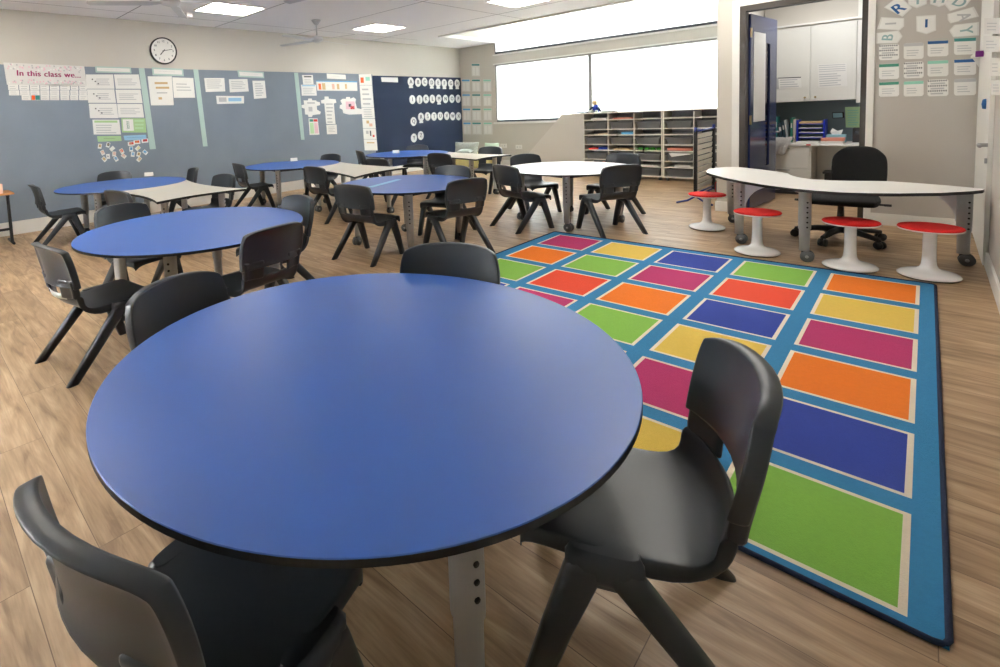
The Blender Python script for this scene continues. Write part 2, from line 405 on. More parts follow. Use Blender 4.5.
# flush door in the right wall
Y0, Y1 = .9, 2.36
t = thing('door_2', 'pale flush door in the side wall beside the birthday display', 'door', (XR, (Y0 + Y1) / 2, 0)); t['kind'] = 'structure'
b = MB(); b.box2((-.03, Y0 - t.location.y, .02), (-.002, Y1 - t.location.y, 2.6), 'cabinet_white'); b.build('leaf', t)
hp = at_x(984, 145, XR - .05)
b = MB(); y = hp.y - t.location.y; b.cyl((-.03, y, hp.z), (-.085, y, hp.z), .016, 'steel_grey'); b.cyl((-.08, y, hp.z), (-.08, y - .16, hp.z), .012, 'steel_grey'); b.build('lever_handle', t)
b = MB(); b.cyl((-.03, y, hp.z - .13), (-.045, y, hp.z - .13), .022, 'steel_grey'); b.build('lock', t)
# low wall end with a sloping side beside the shelves
b = MB(); Yw = 5.75
xa, xb2 = at_y(560, 115, Yw).x, at_y(585, 115, Yw).x; zt = at_y(572, 114, Yw).z
b.prism([(xa, Yw, 0), (xb2 + .06, Yw, 0), (xb2 + .06, Yw, zt), (xa, Yw, zt)], (0, .72, 0), 'nib_lit_paint'); struct(b.build('wall_nib'))
b = MB(); xs = at_y(527, 155, Yw + .1).x; zs = at_y(527, 155, Yw + .1).z; k = (xa - xs) / (zt - zs)
b.prism([(xa - k * zt, Yw + .1, 0), (xa, Yw + .1, 0), (xa, Yw + .1, zt)], (0, .6, 0), 'nib_lit_paint'); struct(b.build('wall_slope'))

# ================================================================ boards on the left wall
XB = XL + .022
pb0, pb1 = -8.0, at_x(373, 90, XB).y
b = MB(); b.box2((XL, pb0, .2), (XB, pb1, 2.52), 'pinboard_felt'); tag(b.build('pinboard'), 'long grey-blue felt pinboard covering the wall below the clock', 'pinboard')
b = MB(); b.box2((XL, pb1 + .01, .2), (XB, 6.56, 2.49), 'navy_felt'); tag(b.build('pinboard'), 'navy blue felt pinboard carrying the white alphabet circles', 'pinboard')

# ================================================================ rug
P, Q, W, H = .6, .62486, .51077, .52376
grid = ['magenta yellow blue green orange', 'orange green magenta red yellow', 'green red orange blue magenta',
        'blue magenta green yellow orange', 'yellow red blue magenta blue', 'red blue orange yellow green']
b = MB(); x0, x1, y0, y1 = -.115, 2.99, -3.69, .10; zr = .009
bt = .02
xs_ = [x0]; ys_ = [y1]
for c in range(5): xs_ += [c * P, c * P + bt, c * P + W - bt, c * P + W]
xs_.append(x1)
for r_ in range(6): ys_ += [-r_ * Q, -r_ * Q - bt, -r_ * Q - H + bt, -r_ * Q - H]
ys_.append(y0)
V = [[b.bm.verts.new((x, y, zr)) for x in xs_] for y in ys_]
for i in range(len(ys_) - 1):
    for j in range(len(xs_) - 1):
        ci, cj = (i - 1) % 4, (j - 1) % 4; inside = i >= 1 and j >= 1 and ci < 3 and cj < 3 and i < len(ys_) - 2 + 1 and j < len(xs_) - 1
        mt = 'rug_base'
        if 1 <= i <= 23 and 1 <= j <= 19 and ci < 3 and cj < 3:
            mt = 'rug_cream' if (ci != 1 or cj != 1) else 'rug_' + grid[(i - 1) // 4].split()[(j - 1) // 4]
        b.face([V[i][j], V[i + 1][j], V[i + 1][j + 1], V[i][j + 1]], mt)
b.box2((x0, y0, .001), (x1, y1, zr - .001), 'rug_base')
t = thing('classroom_rug', 'large blue rug with a grid of coloured rectangles', 'rug')
b.build('pile', t, recalc=False)
b = MB(); rr = .014; c = .03
loop = [(x0 + c, y0), (x1 - c, y0), (x1 - .008, y0 + .008), (x1, y0 + c), (x1, y1 - c), (x1 - .008, y1 - .008), (x1 - c, y1), (x0 + c, y1), (x0 + .008, y1 - .008), (x0, y1 - c), (x0, y0 + c), (x0 + .008, y0 + .008), (x0 + c, y0)]
b.tube([(x, y, .0075) for x, y in loop], .0085, 'rug_navy', n=8); b.build('binding', t)

# ================================================================ school chair
def rrect(mb, cx_, cy_, z, hx, hy, rot=0.):
    pts = []
    for k in range(12):
        a = 2 * PI * (k + .5) / 12; ca, sa = math.cos(a), math.sin(a); e = .55
        pts.append(mb.bm.verts.new((cx_ + hx * math.copysign(abs(ca) ** e, ca), cy_ + hy * math.copysign(abs(sa) ** e, sa), z)))
    return pts
def loft(mb, secs, mt):
    R_ = [rrect(mb, *s_) for s_ in secs]
    for a, c in zip(R_, R_[1:]):
        for k in range(12): mb.face([a[k], a[(k + 1) % 12], c[(k + 1) % 12], c[k]], mt, True)
    mb.face(R_[0][::-1], mt); mb.face(R_[-1], mt)
def make_chair(label, group):
    t = thing('school_chair', label, 'chair', (0, 0, 0), 0, group); pm = 'chair_plastic'
    us = [-1, -.97, -.88, -.7, -.42, 0, .42, .7, .88, .97, 1]
    sp = [(.262, .382, .205), (.268, .398, .214), (.258, .414, .222), (.215, .419, .228), (.12, .410, .232), (0, .401, .232), (-.09, .398, .228), (-.165, .406, .224), (-.218, .434, .224), (-.240, .470, .228), (-.249, .502, .231)]
    F, T = [], []
    for i, (y, z, w) in enumerate(sp):
        up = max(0, min(1, (i - 6) / 3.)); fr = max(0, (3 - i) / 3.)
        row, tr = [], []
        for u in us:
            e = abs(u) ** 6
            row.append((u * w, y + .066 * u * u * up, z + .010 * abs(u) ** 3 * (1 - up) * (1 - fr) - .010 * e * (1 - up)))
            tk = .013 + .036 * e * (1 - .2 * up)
            tr.append((0, -tk * up, -tk * (1 - up)))
        F.append(row); T.append(tr)
    b = MB(); b.slab(F, T, pm); b.build('seat', t, sub=1)
    vs = [0, .03, .12, .3, .5, .7, .88, .97, 1]
    F, T = [], []
    for v in vs:
        row, tr = [], []
        for u in us:
            w = .240 + .015 * math.sin(PI * min(1, v * 1.05)) - .002 * v
            zc = .562 + .264 * v
            zc -= .022 * u * u * v + .020 * abs(u) ** 8 * v ** 6
            zc -= .012 * (1 - v) * u * u
            y = -.258 - .050 * v + .070 * u * u
            e = max(abs(u) ** 7, v ** 9, .75 * (1 - v) ** 9)
            tk = .012 + .036 * e
            row.append((u * w * (1 - .03 * v ** 8 * abs(u) ** 4), y, zc)); tr.append((u * .006 * e, -tk, -.004 * v ** 6))
        F.append(row); T.append(tr)
    b = MB(); b.slab(F, T, pm); b.build('backrest', t, sub=1)
    for s_ in (-1, 1):
        b = MB(); F, T = [], []
        for z in (.485, .51, .55, .58, .61):
            row, tr = [], []
            for u in (.42, .5, .68, .85, .95, 1.0):
                k_ = (z - .517) / .1; row.append((s_ * u * (.230 + .008 * k_), -.252 - .02 * max(0, k_) + .066 * u * u - .004, z)); tr.append((0, -.018 - .026 * (u > .9), 0))
            F.append(row); T.append(tr)
        b.slab(F, T, pm); b.build('back_support', t, sub=1)
    for s_ in (-1, 1):
        b = MB(); loft(b, [(s_ * .265, -.300, 0, .021, .034), (s_ * .252, -.140, .18, .025, .042), (s_ * .240, .016, .355, .029, .050), (s_ * .238, .03, .388, .024, .046)], pm); b.build('leg', t)
        b = MB(); loft(b, [(s_ * .248, .235, 0, .021, .032), (s_ * .244, .175, .18, .025, .038), (s_ * .240, .110, .355, .029, .046), (s_ * .238, .10, .388, .024, .042)], pm); b.build('leg', t)
        b = MB(); loft(b, [(s_ * .239, .062, .325, .020, .062), (s_ * .237, .062, .350, .030, .092), (s_ * .234, .063, .388, .033, .092), (s_ * .226, .063, .407, .024, .080)], pm); b.build('leg_bracket', t)
    return t
CH = [
 (1, 1.835, -5.185, 12, 'charcoal chair tucked under the foreground table, its back toward the viewer'),
 (2, 2.352, -4.205, 115.5, 'charcoal chair drawn up between the foreground table and the rug'),
 (3, 1.39, -3.82, 211.8, 'charcoal chair on the far side of the foreground table, only its back showing'),
 (4, .91, -4.70, 285.3, 'charcoal chair between the foreground table and the second blue table'),
 (5, -.80, -4.72, 7.4, 'charcoal chair with label on its back at the near side of second blue table'),
 (6, -.28, -3.87, 96.4, 'charcoal chair with moulded back seen from behind, just beyond the foreground table'),
 (7, -.94, -3.28, 177.2, 'chair with bluish sheen at the far side of the second blue table'),
 (8, -1.75, -4.13, 281.2, 'charcoal chair between the second blue table and the table under the banner'),
 (9, -5.10, -4.04, 356.8, 'charcoal chair nearest the small wooden desk, seen from the side'),
 (10, -5.73, -3.15, 252.6, 'chair against the pinboard behind the table under the rules banner'),
 (11, -3.37, -3.58, 12.5, 'navy-looking chair tucked at the near edge of the first beige infill table'),
 (12, -5.08, -2.44, 169.8, 'chair seen edge-on against the pinboard at the first beige table'),
 (13, -3.50, -2.67, 187.1, 'chair with pale blue sheen behind the first beige infill table'),
 (14, -5.04, -1.10, 351.9, 'dark chair in side view by the blue table near the pinboard strips'),
 (15, -3.18, -.91, 1.3, 'navy-looking chair seen from behind at the second beige infill table'),
 (16, -4.83, .23, 189.5, 'chair against the pinboard behind the fourth blue table'),
 (17, -1.15, -1.96, 8.1, 'charcoal chair with glossy back slot at the table with the tape strip'),
 (18, -4.87, 1.57, 334.1, 'chair in side view below the column of white sheets'),
 (19, -3.21, .37, 4.9, 'low bluish chair back in front of the table by the navy board'),
 (20, -4.65, 2.64, 211.2, 'chair against the navy board under the letters Y and Z'),
 (21, -2.83, 1.50, 2.5, 'dark chair in front of the pale infill table by the navy board'),
 (22, -1.165, -.66, 194, 'bluish chair facing the viewer behind the table with the tape strip'),
 (23, -.565, -1.242, 72, 'charcoal chair seen from behind between the tape-strip table and the rug'),
 (24, -2.70, 2.38, 184, 'chair behind the pale infill table near the wall outlets'),
 (25, -.57, .17, 339.3, 'chair seen from behind at the near side of the white round table'),
 (26, -.985, 1.20, 240.5, 'chair with bright seat on the pinboard side of the white round table'),
 (27, 0., 1.51, 168.8, 'bluish chair between the white round table and the tray shelves'),
 (28, .34, .55, 56.7, 'charcoal chair seen from behind between white round table and rug corner'),
]
proto = None
for n, x, y, a, lab in CH:
    g = 'charcoal school chairs round the tables'
    if proto is None:
        proto = make_chair(lab, g); proto.location = (x, y, 0); proto.rotation_euler = (0, 0, math.radians(a)); o = proto
    else: o = dup(proto, (x, y, 0), math.radians(a), lab)
    if n == 5: chair_label = o

# ================================================================ tables
ZT, TR = .71, .842
def leg(parent, x, y, ang, top, castor=True, r=.043):
    b = MB()
    z0 = .10 if castor else .02
    b.lathe([(0, top), (r + .03, top), (r + .03, top - .008), (r, top - .012), (r, .30), (r - .006, .295), (r - .008, z0), (0, z0)], 'silver_paint', c=(x, y, 0), n=18)
    ca, sa = math.cos(ang), math.sin(ang)
    for k in range(6):
        z = top - .10 - .045 * k; p = Vector((x + ca * r * .96, y + sa * r * .96, z)); b.cyl(p, p + Vector((ca, sa, 0)) * .004, .008, 'black_plastic', n=8)
    o = b.build('leg', parent)
    b = MB()
    if castor:
        d = Vector((math.cos(ang + 1.1), math.sin(ang + 1.1), 0)); s_ = Vector((-d.y, d.x, 0)); c0 = Vector((x, y, .05)) + d * .022
        for k in (-1, 1): b.cyl(c0 + s_ * .012 * k, c0 + s_ * .036 * k, .05, 'castor_grey', n=18)
        b.cyl(c0 - s_ * .042, c0 + s_ * .042, .014, 'steel_grey', n=10); b.cyl((x, y, .06), (x, y, .115), .022, 'black_plastic', n=10)
        b.build('castor', o)
    else:
        b.lathe([(0, 0), (r, 0), (r, .02), (0, .03)], 'black_plastic', c=(x, y, 0), n=14); b.build('glide', o)
def round_table(label, cx_, cy_, mt, rot, castor=True, r=TR):
    t = thing('round_table', label, 'table', (cx_, cy_, 0), 0, 'round classroom tables'); th = .019
    b = MB(); b.lathe([(0, ZT), (r - .002, ZT), (r, ZT - .002)], mt, n=128, smooth=False); b.lathe([(r, ZT - .002), (r, ZT - th), (r - .004, ZT - th - .002), (0, ZT - th - .002)], 'black_edge', n=128, smooth=False)
    bmesh.ops.remove_doubles(b.bm, verts=b.bm.verts, dist=1e-5); b.build('tabletop', t)
    for k in range(4):
        a = rot + k * PI / 2; leg(t, .60 * math.cos(a), .60 * math.sin(a), a, ZT - th - .002, castor)
    b = MB()
    for k in range(4):
        a = rot + k * PI / 2; a2 = a + PI / 2
        p, q = Vector((.6 * math.cos(a), .6 * math.sin(a), ZT - .05)), Vector((.6 * math.cos(a2), .6 * math.sin(a2), ZT - .05)); d = q - p
        b.box((p + q) / 2, (d.length - .07, .03, .035), 'black_plastic', math.atan2(d.y, d.x))
    b.build('underframe', t); return t
D = math.radians
T1 = (1.621, -4.513); T2 = (-.988, -3.958); T3 = (-4.87, -3.29); T4 = (-4.84, -.43); T5 = (-1.205, -1.30); T6 = (-4.33, 2.03); TW = (-.27, .79)
round_table('large bare blue round table in the foreground beside the rug', *T1, 'blue_laminate', D(-20))
round_table('second blue round table, just beyond the foreground one, ringed by four chairs', *T2, 'blue_laminate', D(-40))
round_table('blue round table under the class rules banner, joined to a beige table', *T3, 'blue_laminate', D(-48))
round_table('blue round table by the pinboard below the plain felt area', *T4, 'blue_laminate', D(-58))
round_table('blue round table with a light blue tape strip on top', *T5, 'blue_laminate', D(-45), True, .78)
round_table('blue round table in front of the navy alphabet board', *T6, 'blue_laminate', D(-10))
round_table('white round table by the rug corner, facing the tray shelves', *TW, 'white_laminate', D(-66), True, .80)

def arc(p, q, sag, n=10):
    p, q = Vector(p), Vector(q); m_ = (p + q) / 2; d = q - p; nrm = Vector((-d.y, d.x)).normalized(); o = []
    for k in range(n):
        u = k / n; o.append(p + d * u + nrm * sag * 4 * u * (1 - u))
    return o
def shift(px_, py_, z=ZT): v = at_z(px_, py_, z); return (v.x, v.y)
def shaped_top(t, pts, mt, z, th=.026):
    b = MB(); c = t.location
    b.prism([(p[0] - c.x, p[1] - c.y, z) for p in pts], (0, 0, -th), mt, 'black_edge', 'black_edge')
    b.build('tabletop', t, bevel=0)
def infill(label, corners, sags, lt):
    cx_ = sum(p[0] for p in corners) / 4; cy_ = sum(p[1] for p in corners) / 4
    t = thing('infill_table', label, 'table', (cx_, cy_, 0), 0, 'pale concave tables between the round ones'); pts = []
    for k in range(4): pts += [Vector(p) for p in sags[k]] if isinstance(sags[k], list) else arc(corners[k], corners[(k + 1) % 4], sags[k])
    shaped_top(t, pts, lt, ZT)
    for k in range(4):
        v = Vector(corners[k]) - Vector((cx_, cy_)); v *= .66; leg(t, v.x, v.y, math.atan2(v.y, v.x), ZT - .026, True, .04)
def on(c, deg, r=TR + .012): return (c[0] + r * math.cos(D(deg)), c[1] + r * math.sin(D(deg)))
infill('beige concave infill table joined to the table under the banner', [shift(157, 202), shift(246, 188.7), on(T3, 62), on(T3, -28)], [.10, .12, [on(T3, 62 - 9 * k) for k in range(10)], .1], 'beige_laminate')
infill('beige concave infill table with a chair back against its near edge', [shift(355, 177), shift(408, 167.3), on(T4, 52), on(T4, -24)], [.10, .12, [on(T4, 52 - 7.6 * k) for k in range(10)], .08], 'beige_laminate')
infill('pale infill table reaching from the navy board table toward the outlets', [shift(476, 159.5), shift(511.5, 154.6), on(T6, 40), on(T6, -30)], [.10, .12, [on(T6, 40 - 7 * k) for k in range(10)], .08], 'beige_laminate')

# kidney shaped teacher table
ZK = .67
kp = [(706, 171.5), (709, 169.3), (716, 167.6), (726, 166.9), (740, 167.2), (760, 169.3), (776, 171.4), (788, 173.4), (791, 175.2), (798, 177.3), (810, 179), (830, 180.3), (850, 180.8), (870, 180.9), (890, 181.2), (920, 183.2), (950, 185.6), (978, 188.1), (984.5, 188.9), (983, 190), (972, 191.2), (940, 192.9), (900, 193.4), (868, 193.2), (840, 192.3), (815, 190.6), (790, 188.2), (765, 185), (742, 181.2), (724, 177.6), (712, 174.3), (707, 172.6)]
kw = [shift(a, c, ZK) for a, c in kp]
cx_ = sum(p[0] for p in kw) / len(kw); cy_ = sum(p[1] for p in kw) / len(kw)
t = thing('kidney_table', 'white kidney-shaped teacher table on castors with red stools along it', 'table', (cx_, cy_, 0))
kw.reverse(); shaped_top(t, kw, 'white_laminate', ZK)
for (a, c, pan) in ((804, 261, 0), (739, 243, 1), (731, 222, 0), (962.5, 265, 1)):
    v = at_z(a, c, 0); leg(t, v.x - cx_, v.y - cy_, D(-60), ZK - .026, True, .046)
    if pan:
        b = MB(); sgn = 1 if a < 800 else -1; X, Y = v.x - cx_, v.y - cy_; n = 8; pts = [(X, Y, ZK - .027), (X, Y, ZK - .30)]
        for k in range(n + 1):
            th = PI / 2 * k / n; pts.append((X + sgn * (.05 + .24 * (1 - math.cos(th))), Y, ZK - .30 + .24 * math.sin(th)))
        pts.append((X + sgn * .29, Y, ZK - .027)); b.prism(pts, (0, .03, 0), 'silver_paint'); b.build('bracket', t)

# ================================================================ wobble stools
def make_stool(label):
    t = thing('wobble_stool', label, 'stool', (0, 0, 0), 0, 'red and white wobble stools')
    b = MB(); b.lathe([(0, 0), (.165, 0), (.174, .004), (.174, .009)], 'black_plastic', n=40); b.lathe([(.174, .009), (.182, .014), (.183, .022), (.165, .036), (.12, .050), (.075, .062), (.055, .078), (.046, .10), (.043, .13)], 'white_gloss', n=40); b.build('base', t)
    b = MB(); b.lathe([(.043, .125), (.040, .20), (.040, .36), (.06, .372)], 'white_gloss', n=28); b.build('stem', t)
    b = MB(); b.lathe([(0, .368), (.06, .37), (.15, .378), (.186, .386), (.190, .392), (.186, .396), (0, .396)], 'white_gloss', n=40); b.build('seat_shell', t)
    b = MB(); b.lathe([(0, .396), (.183, .396), (.189, .402), (.184, .411), (.15, .415), (0, .414)], 'red_fabric', n=40); b.build('seat_pad', t)
    return t
st = [(1.186, 1.255, 'red-topped wobble stool nearest the tray shelves and drying rack'), (1.823, .39, 'red-topped wobble stool at the rounded end of the kidney table'),
      (2.492, .30, 'red-topped wobble stool in front of the black office chair'), (2.955, .35, 'red-topped wobble stool beside the side wall end of kidney table')]
s0 = make_stool(st[0][2]); s0.location = (st[0][0], st[0][1], 0)
for x, y, lab in st[1:]: dup(s0, (x, y, 0), 0, lab)

# ================================================================ office chair
ox, oy = 2.34, 1.36
t = thing('office_chair', 'black fabric swivel chair behind the kidney table', 'chair', (ox, oy, 0))
b = MB(); yb = oy + .27
xa2, xb3 = at_y(831.5, 170, yb).x - ox, at_y(888, 170, yb).x - ox; zt2 = at_y(860, 146, yb).z; F, T = [], []
xc, hw = (xa2 + xb3) / 2, (xb3 - xa2) / 2
for v in (0, .04, .15, .35, .6, .8, .93, 1):
    row, tr = [], []
    for u in (-1, -.95, -.8, -.5, 0, .5, .8, .95, 1):
        w = hw * (.86 + .14 * math.sin(PI * min(1, .25 + v * .6))) * (1 - .22 * max(0, (v - .75) / .25) ** 2)
        e = max(abs(u) ** 5, (2 * abs(v - .5)) ** 7)
        row.append((xc + u * w, .24 + .03 * v - .05 * u * u + .02 * e, .53 + (zt2 - .53) * v - .05 * max(0, (v - .6) / .4) * u ** 4)); tr.append((0, .085 - .05 * e, 0))
    F.append(row); T.append(tr)
b.slab(F, T, 'black_fabric'); b.build('backrest', t, sub=1)
b = MB(); F, T = [], []
for v in (-1, -.95, -.8, -.4, 0, .4, .8, .95, 1):
    row, tr = [], []
    for u in (-1, -.95, -.8, -.4, 0, .4, .8, .95, 1):
        e = max(abs(u), abs(v)) ** 6; rr = 1 - .12 * (abs(u * v)) ** 3
        row.append((u * .29 * rr, .01 + v * .27 * rr, .47 - .025 * e)); tr.append((0, 0, -.085 + .04 * e))
    F.append(row); T.append(tr)
b.slab(F, T, 'black_fabric'); b.build('seat', t, sub=1)
b = MB(); b.tube([(xc * .5, .12, .40), (xc * .7, .27, .39), (xc, .335, .46), (xc, .335, .66)], [.03, .03, .028, .028], 'black_plastic'); b.build('back_bracket', t)
b = MB(); b.box((0, .02, .395), (.26, .22, .04), 'black_plastic', 0, .01); b.build('mechanism', t)
b = MB(); b.cyl((0, 0, .09), (0, 0, .38), .035, 'black_plastic', .024); b.build('gas_column', t)
for k in range(5):
    a = D(90 + 72 * k + 20); e = Vector((math.cos(a) * .36, math.sin(a) * .36, .085))
    b = MB(); b.tube([(0, 0, .12), (e.x * .5, e.y * .5, .115), e], [.034, .03, .022], 'black_plastic'); o = b.build('base_arm', t)
    b = MB(); s_ = Vector((-math.sin(a), math.cos(a), 0)); c0 = Vector((e.x, e.y, .038))
    for q in (-1, 1): b.cyl(c0 + s_ * .008 * q, c0 + s_ * .03 * q, .038, 'black_plastic', n=16)
    b.cyl(c0, c0 + Vector((0, 0, .05)), .01, 'black_plastic', n=8); b.build('castor', o)
for q in (-1, 1):
    b = MB(); b.cyl((.12 * q, .0, .40), (.33 * q, -.02, .40), .01, 'black_plastic', n=8); b.box((.34 * q, -.02, .40), (.05, .03, .02), 'black_plastic'); b.build('lever', t)
# ================================================================ sheets on walls
def bil(q, u, v):      # q = TL, TR, BR, BL ; u to the right, v downwards
    return (q[0] * (1 - u) + q[1] * u) * (1 - v) + (q[3] * (1 - u) + q[2] * u) * v
def sheet(name, label, cat, plane, quad, mt='paper_white', marks=(), group=None, th=.004, outline=None):
    """paper on a wall; plane = (axis, value, normal sign); marks are printed areas (u0,v0,u1,v1,material)"""
    ax, val, sg = plane; f = {'X': at_x, 'Y': at_y}[ax]
    n = Vector((sg, 0, 0)) if ax == 'X' else Vector((0, sg, 0))
    q = [f(px_, py_, val) + n * th for px_, py_ in quad]
    b = MB()
    if outline: b.prism([bil(q, u, v) for u, v in outline], n * -(th + .0002), mt)
    else: b.prism(q, n * -(th + .0002), mt)
    for (u0, v0, u1, v1, m_) in marks:
        b.prism([bil(q, *uv) + n * .0012 for uv in ((u0, v0), (u1, v0), (u1, v1), (u0, v1))], n * -.0011, m_)
    o = tag(b.build(name), label, cat, group); o['q'] = 0
    del o['q']
    return o, q, n
def lines(u0, u1, v0, v1, n, mt='print_grey', rag=True):
    r_ = []
    for k in range(n):
        v = v0 + (v1 - v0) * k / max(1, n - 1) if n > 1 else v0
        r_.append((u0, v, u1 - (random.random() * .3 * (u1 - u0) if rag else 0), v + .45 * (v1 - v0) / max(n, 2), mt))
    return r_
def rect(x0, y0, x1, y1, sk=0): return [(x0, y0), (x1, y0), (x1 + sk, y1), (x0 + sk, y1)]
LW = ('X', XB, 1)
def c7(*p): return [(x / 6.0625, 55 + y / 6.0625) for x, y in p]
o, q, n = sheet('class_rules_banner', 'white and pink speckled banner reading In this class we', 'banner', LW, c7((20, 45), (510, 68), (527, 188), (42, 180)), 'paper_grey',
    [(random.random() * .97, random.random() * .9, 0, 0, random.choice(['paper_pink', 'paper_white', 'paper_pink', 'pale_blue'])) for _ in range(0)] + [(u, v, u + .018, v + .07, random.choice(['paper_pink', 'paper_pink', 'paper_white', 'print_grey'])) for u, v in [(random.uniform(.01, .97), random.choice([random.uniform(.02, .28), random.uniform(.72, .9)])) for _ in range(120)]])
rt = (q[1] - q[0]).normalized(); up = (q[0] - q[3]); up = (up - rt * up.dot(rt)).normalized()
text('lettering', 'In this class we...', .118, 'magenta_ink', o, bil(q, .53, .47) + n * .003, rt, up, .006)
rows = [(179, 214, [(48, 112), (115, 178), (180, 240), (242, 298), (301, 360), (363, 425), (428, 476), (479, 526)]),
        (214, 247, [(53, 118), (120, 181), (182, 241), (243, 300), (302, 360), (364, 422), (425, 476), (479, 528)]),
        (243, 276, [(130, 188), (190, 243), (245, 300), (302, 360), (365, 421), (424, 475), (478, 532)])]
nm = ['first', 'second', 'third', 'fourth', 'fifth', 'sixth', 'seventh', 'eighth']
for ri, (ya, yc, cs) in enumerate(rows):
    for ci, (xa_, xc_) in enumerate(cs):
        mk = lines(.15, .85, .3, .7, 2, 'print_grey'); extra = ''
        if ri == 2 and ci == 1: mk = [(.02, .05, .42, .95, 'orange_print'), (.45, .05, .98, .95, 'teal')]
        lab = 'orange and teal card in the bottom row under the banner' if ri == 2 and ci == 1 else 'small white card, %s along the %s row under the rules banner' % (nm[ci], ['top', 'middle', 'bottom'][ri])
        sheet('rule_card', lab, 'card', LW, c7((xa_, ya), (xc_ - 2, ya), (xc_, yc - 2), (xa_ + 2, yc - 2)), 'paper_white', mk, 'small cards under the rules banner')
rp = [(520, 685, 118, 205, 5), (690, 840, 118, 205, 12), (527, 692, 208, 290, 8), (700, 851, 210, 292, 10), (538, 706, 295, 383, 8), (710, 862, 297, 379, 8), (560, 722, 392, 482, 8), (735, 880, 384, 470, 5)]
rn = ['top sheet in the inner column', 'top sheet in the outer column', 'second sheet in the inner column', 'second sheet in the outer column', 'third sheet in the inner column', 'third sheet in the outer column']
for k, (xa_, xc_, ya, yc, sk) in enumerate(rp):
    if k < 6:
        mk = (lines(.35 if k % 2 == 0 else .1, .9, .3, .7, 4) + ([(.2 + .1 * j, .3 + .15 * j, .25 + .1 * j, .38 + .15 * j, 'print_dark') for j in range(3)] if k % 2 == 0 else []))
        lab = 'white printed poster, %s right of the rules banner' % rn[k]; mtp = 'paper_white'
    elif k == 6: mk = [(.06, .06, .92, .2, 'green_paper')] + lines(.1, .85, .35, .85, 4); lab = 'white poster with a green heading bar, bottom of the inner column'; mtp = 'paper_white'
    else: mk = [(.05, .07, .48, .88, 'paper_white'), (.2, .2, .32, .75, 'binder_green'), (.53, .1, .92, .25, 'pale_green'), (.53, .38, .9, .5, 'pale_green'), (.53, .62, .88, .74, 'pale_green')]; lab = 'green bordered poster with a small diamond figure'; mtp = 'green_paper'
    sheet('wall_poster', lab, 'poster', LW, c7((xa_, ya), (xc_, ya), (xc_ + sk + 3, yc), (xa_ + sk, yc)), mtp, mk, 'posters beside the rules banner')
sheet('title_strip', 'teal edged title strip above the two columns of posters', 'sign', LW, c7((575, 68), (793, 75), (797, 112), (580, 106)), 'teal_strip', [(.04, .2, .96, .78, 'paper_white')] + lines(.15, .85, .45, .6, 1), 'title strips along the pinboard top')
sheet('heading_strip', 'green heading strip above the scattered cut-out pictures', 'sign', LW, c7((588, 492), (733, 490), (737, 521), (594, 526)), 'green_paper', lines(.25, .75, .45, .6, 1, 'print_dark'))
sheet('heading_strip', 'pale blue heading strip above the scattered cut-out pictures', 'sign', LW, c7((748, 489), (884, 483), (889, 512), (755, 518)), 'pale_blue', lines(.12, .88, .45, .6, 1, 'print_dark'))
pics = [(605, 553), (655, 545), (680, 568), (622, 592), (655, 615), (632, 632), (692, 600), (703, 630), (738, 583), (750, 612), (795, 538), (830, 528), (878, 520), (795, 570), (805, 602), (835, 565), (840, 602), (880, 590), (843, 632)]
pcs = ['tan_print', 'print_dark', 'paper_white', 'skin_pink', 'paper_white', 'tan_print', 'skin_pink', 'sky_blue', 'orange_print', 'skin_pink', 'red_print', 'orange_print', 'red_print', 'sky_blue', 'pale_blue', 'cushion_yellow', 'tan_print', 'sky_blue', 'tan_print']
pl = ['white edged with a tan figure, upper left of the scatter', 'dark little one under the green strip', 'white one with little print, under the green strip end', 'pink faced one low in the green strip cluster', 'white one in the middle of the green strip cluster', 'tan one lowest in the green strip cluster', 'pink one next to the blue picture', 'blue one lowest under the gap of the strips', 'orange one in the green strip cluster', 'pink one at the edge of the green strip cluster',
      'red one directly under the blue strip', 'orange one directly under the blue strip', 'red one at the far end under the blue strip', 'tall blue one under the blue strip', 'pale blue one low in the blue strip cluster', 'yellow one in the blue strip cluster', 'tan one in the blue strip cluster', 'blue one at the edge of the blue strip cluster', 'tan one lowest in the blue strip cluster']
for k, (x, y) in enumerate(pics):
    a = random.uniform(-.9, .9); w, h = 11, 15
    if k in (10, 11, 12): w, h, a = 20, 12, -.1
    pts = [(x + math.cos(a) * dx * w - math.sin(a) * dy * h, y + math.sin(a) * dx * w + math.cos(a) * dy * h) for dx, dy in ((-1, -1), (1, -1), (1, 1), (-1, 1))]
    sheet('cutout_picture', 'cut-out picture, %s' % pl[k], 'picture', LW, c7(*pts), 'paper_white', [(.2, .12, .85, .7, pcs[k]), (.3, .35, .6, .6, random.choice(['print_dark', 'tan_print', 'paper_white']))], 'cut-out pictures under the heading strips')
for lab, qd in (('pale teal paper strip hanging beside the poster columns', [(138.6, 68.2), (144.3, 68.2), (155.9, 149), (149.8, 149.4)]),
                ('pale teal paper strip hanging between the clock sheets and the next sheets', [(193.2, 69.3), (198.1, 69.6), (207.6, 146.3), (203, 146.5)]),
                ('pale teal paper strip hanging beside the jigsaw-shaped sheets', [(294, 72.7), (298, 72.7), (304.5, 139.7), (301, 139.7)])):
    sheet('divider_strip', lab, 'paper strip', LW, qd, 'teal_strip', [], 'teal strips dividing the pinboard')
def ts(lab, qd, mk): sheet('title_strip', lab, 'sign', LW, qd, mk[0], mk[1], 'title strips along the pinboard top')
ts('teal edged title strip below the clock', [(151.6, 67.3), (183, 68.8), (183.8, 76.4), (152.6, 75.4)], ('teal_strip', [(.05, .2, .95, .78, 'paper_white')] + lines(.2, .8, .45, .6, 1)))
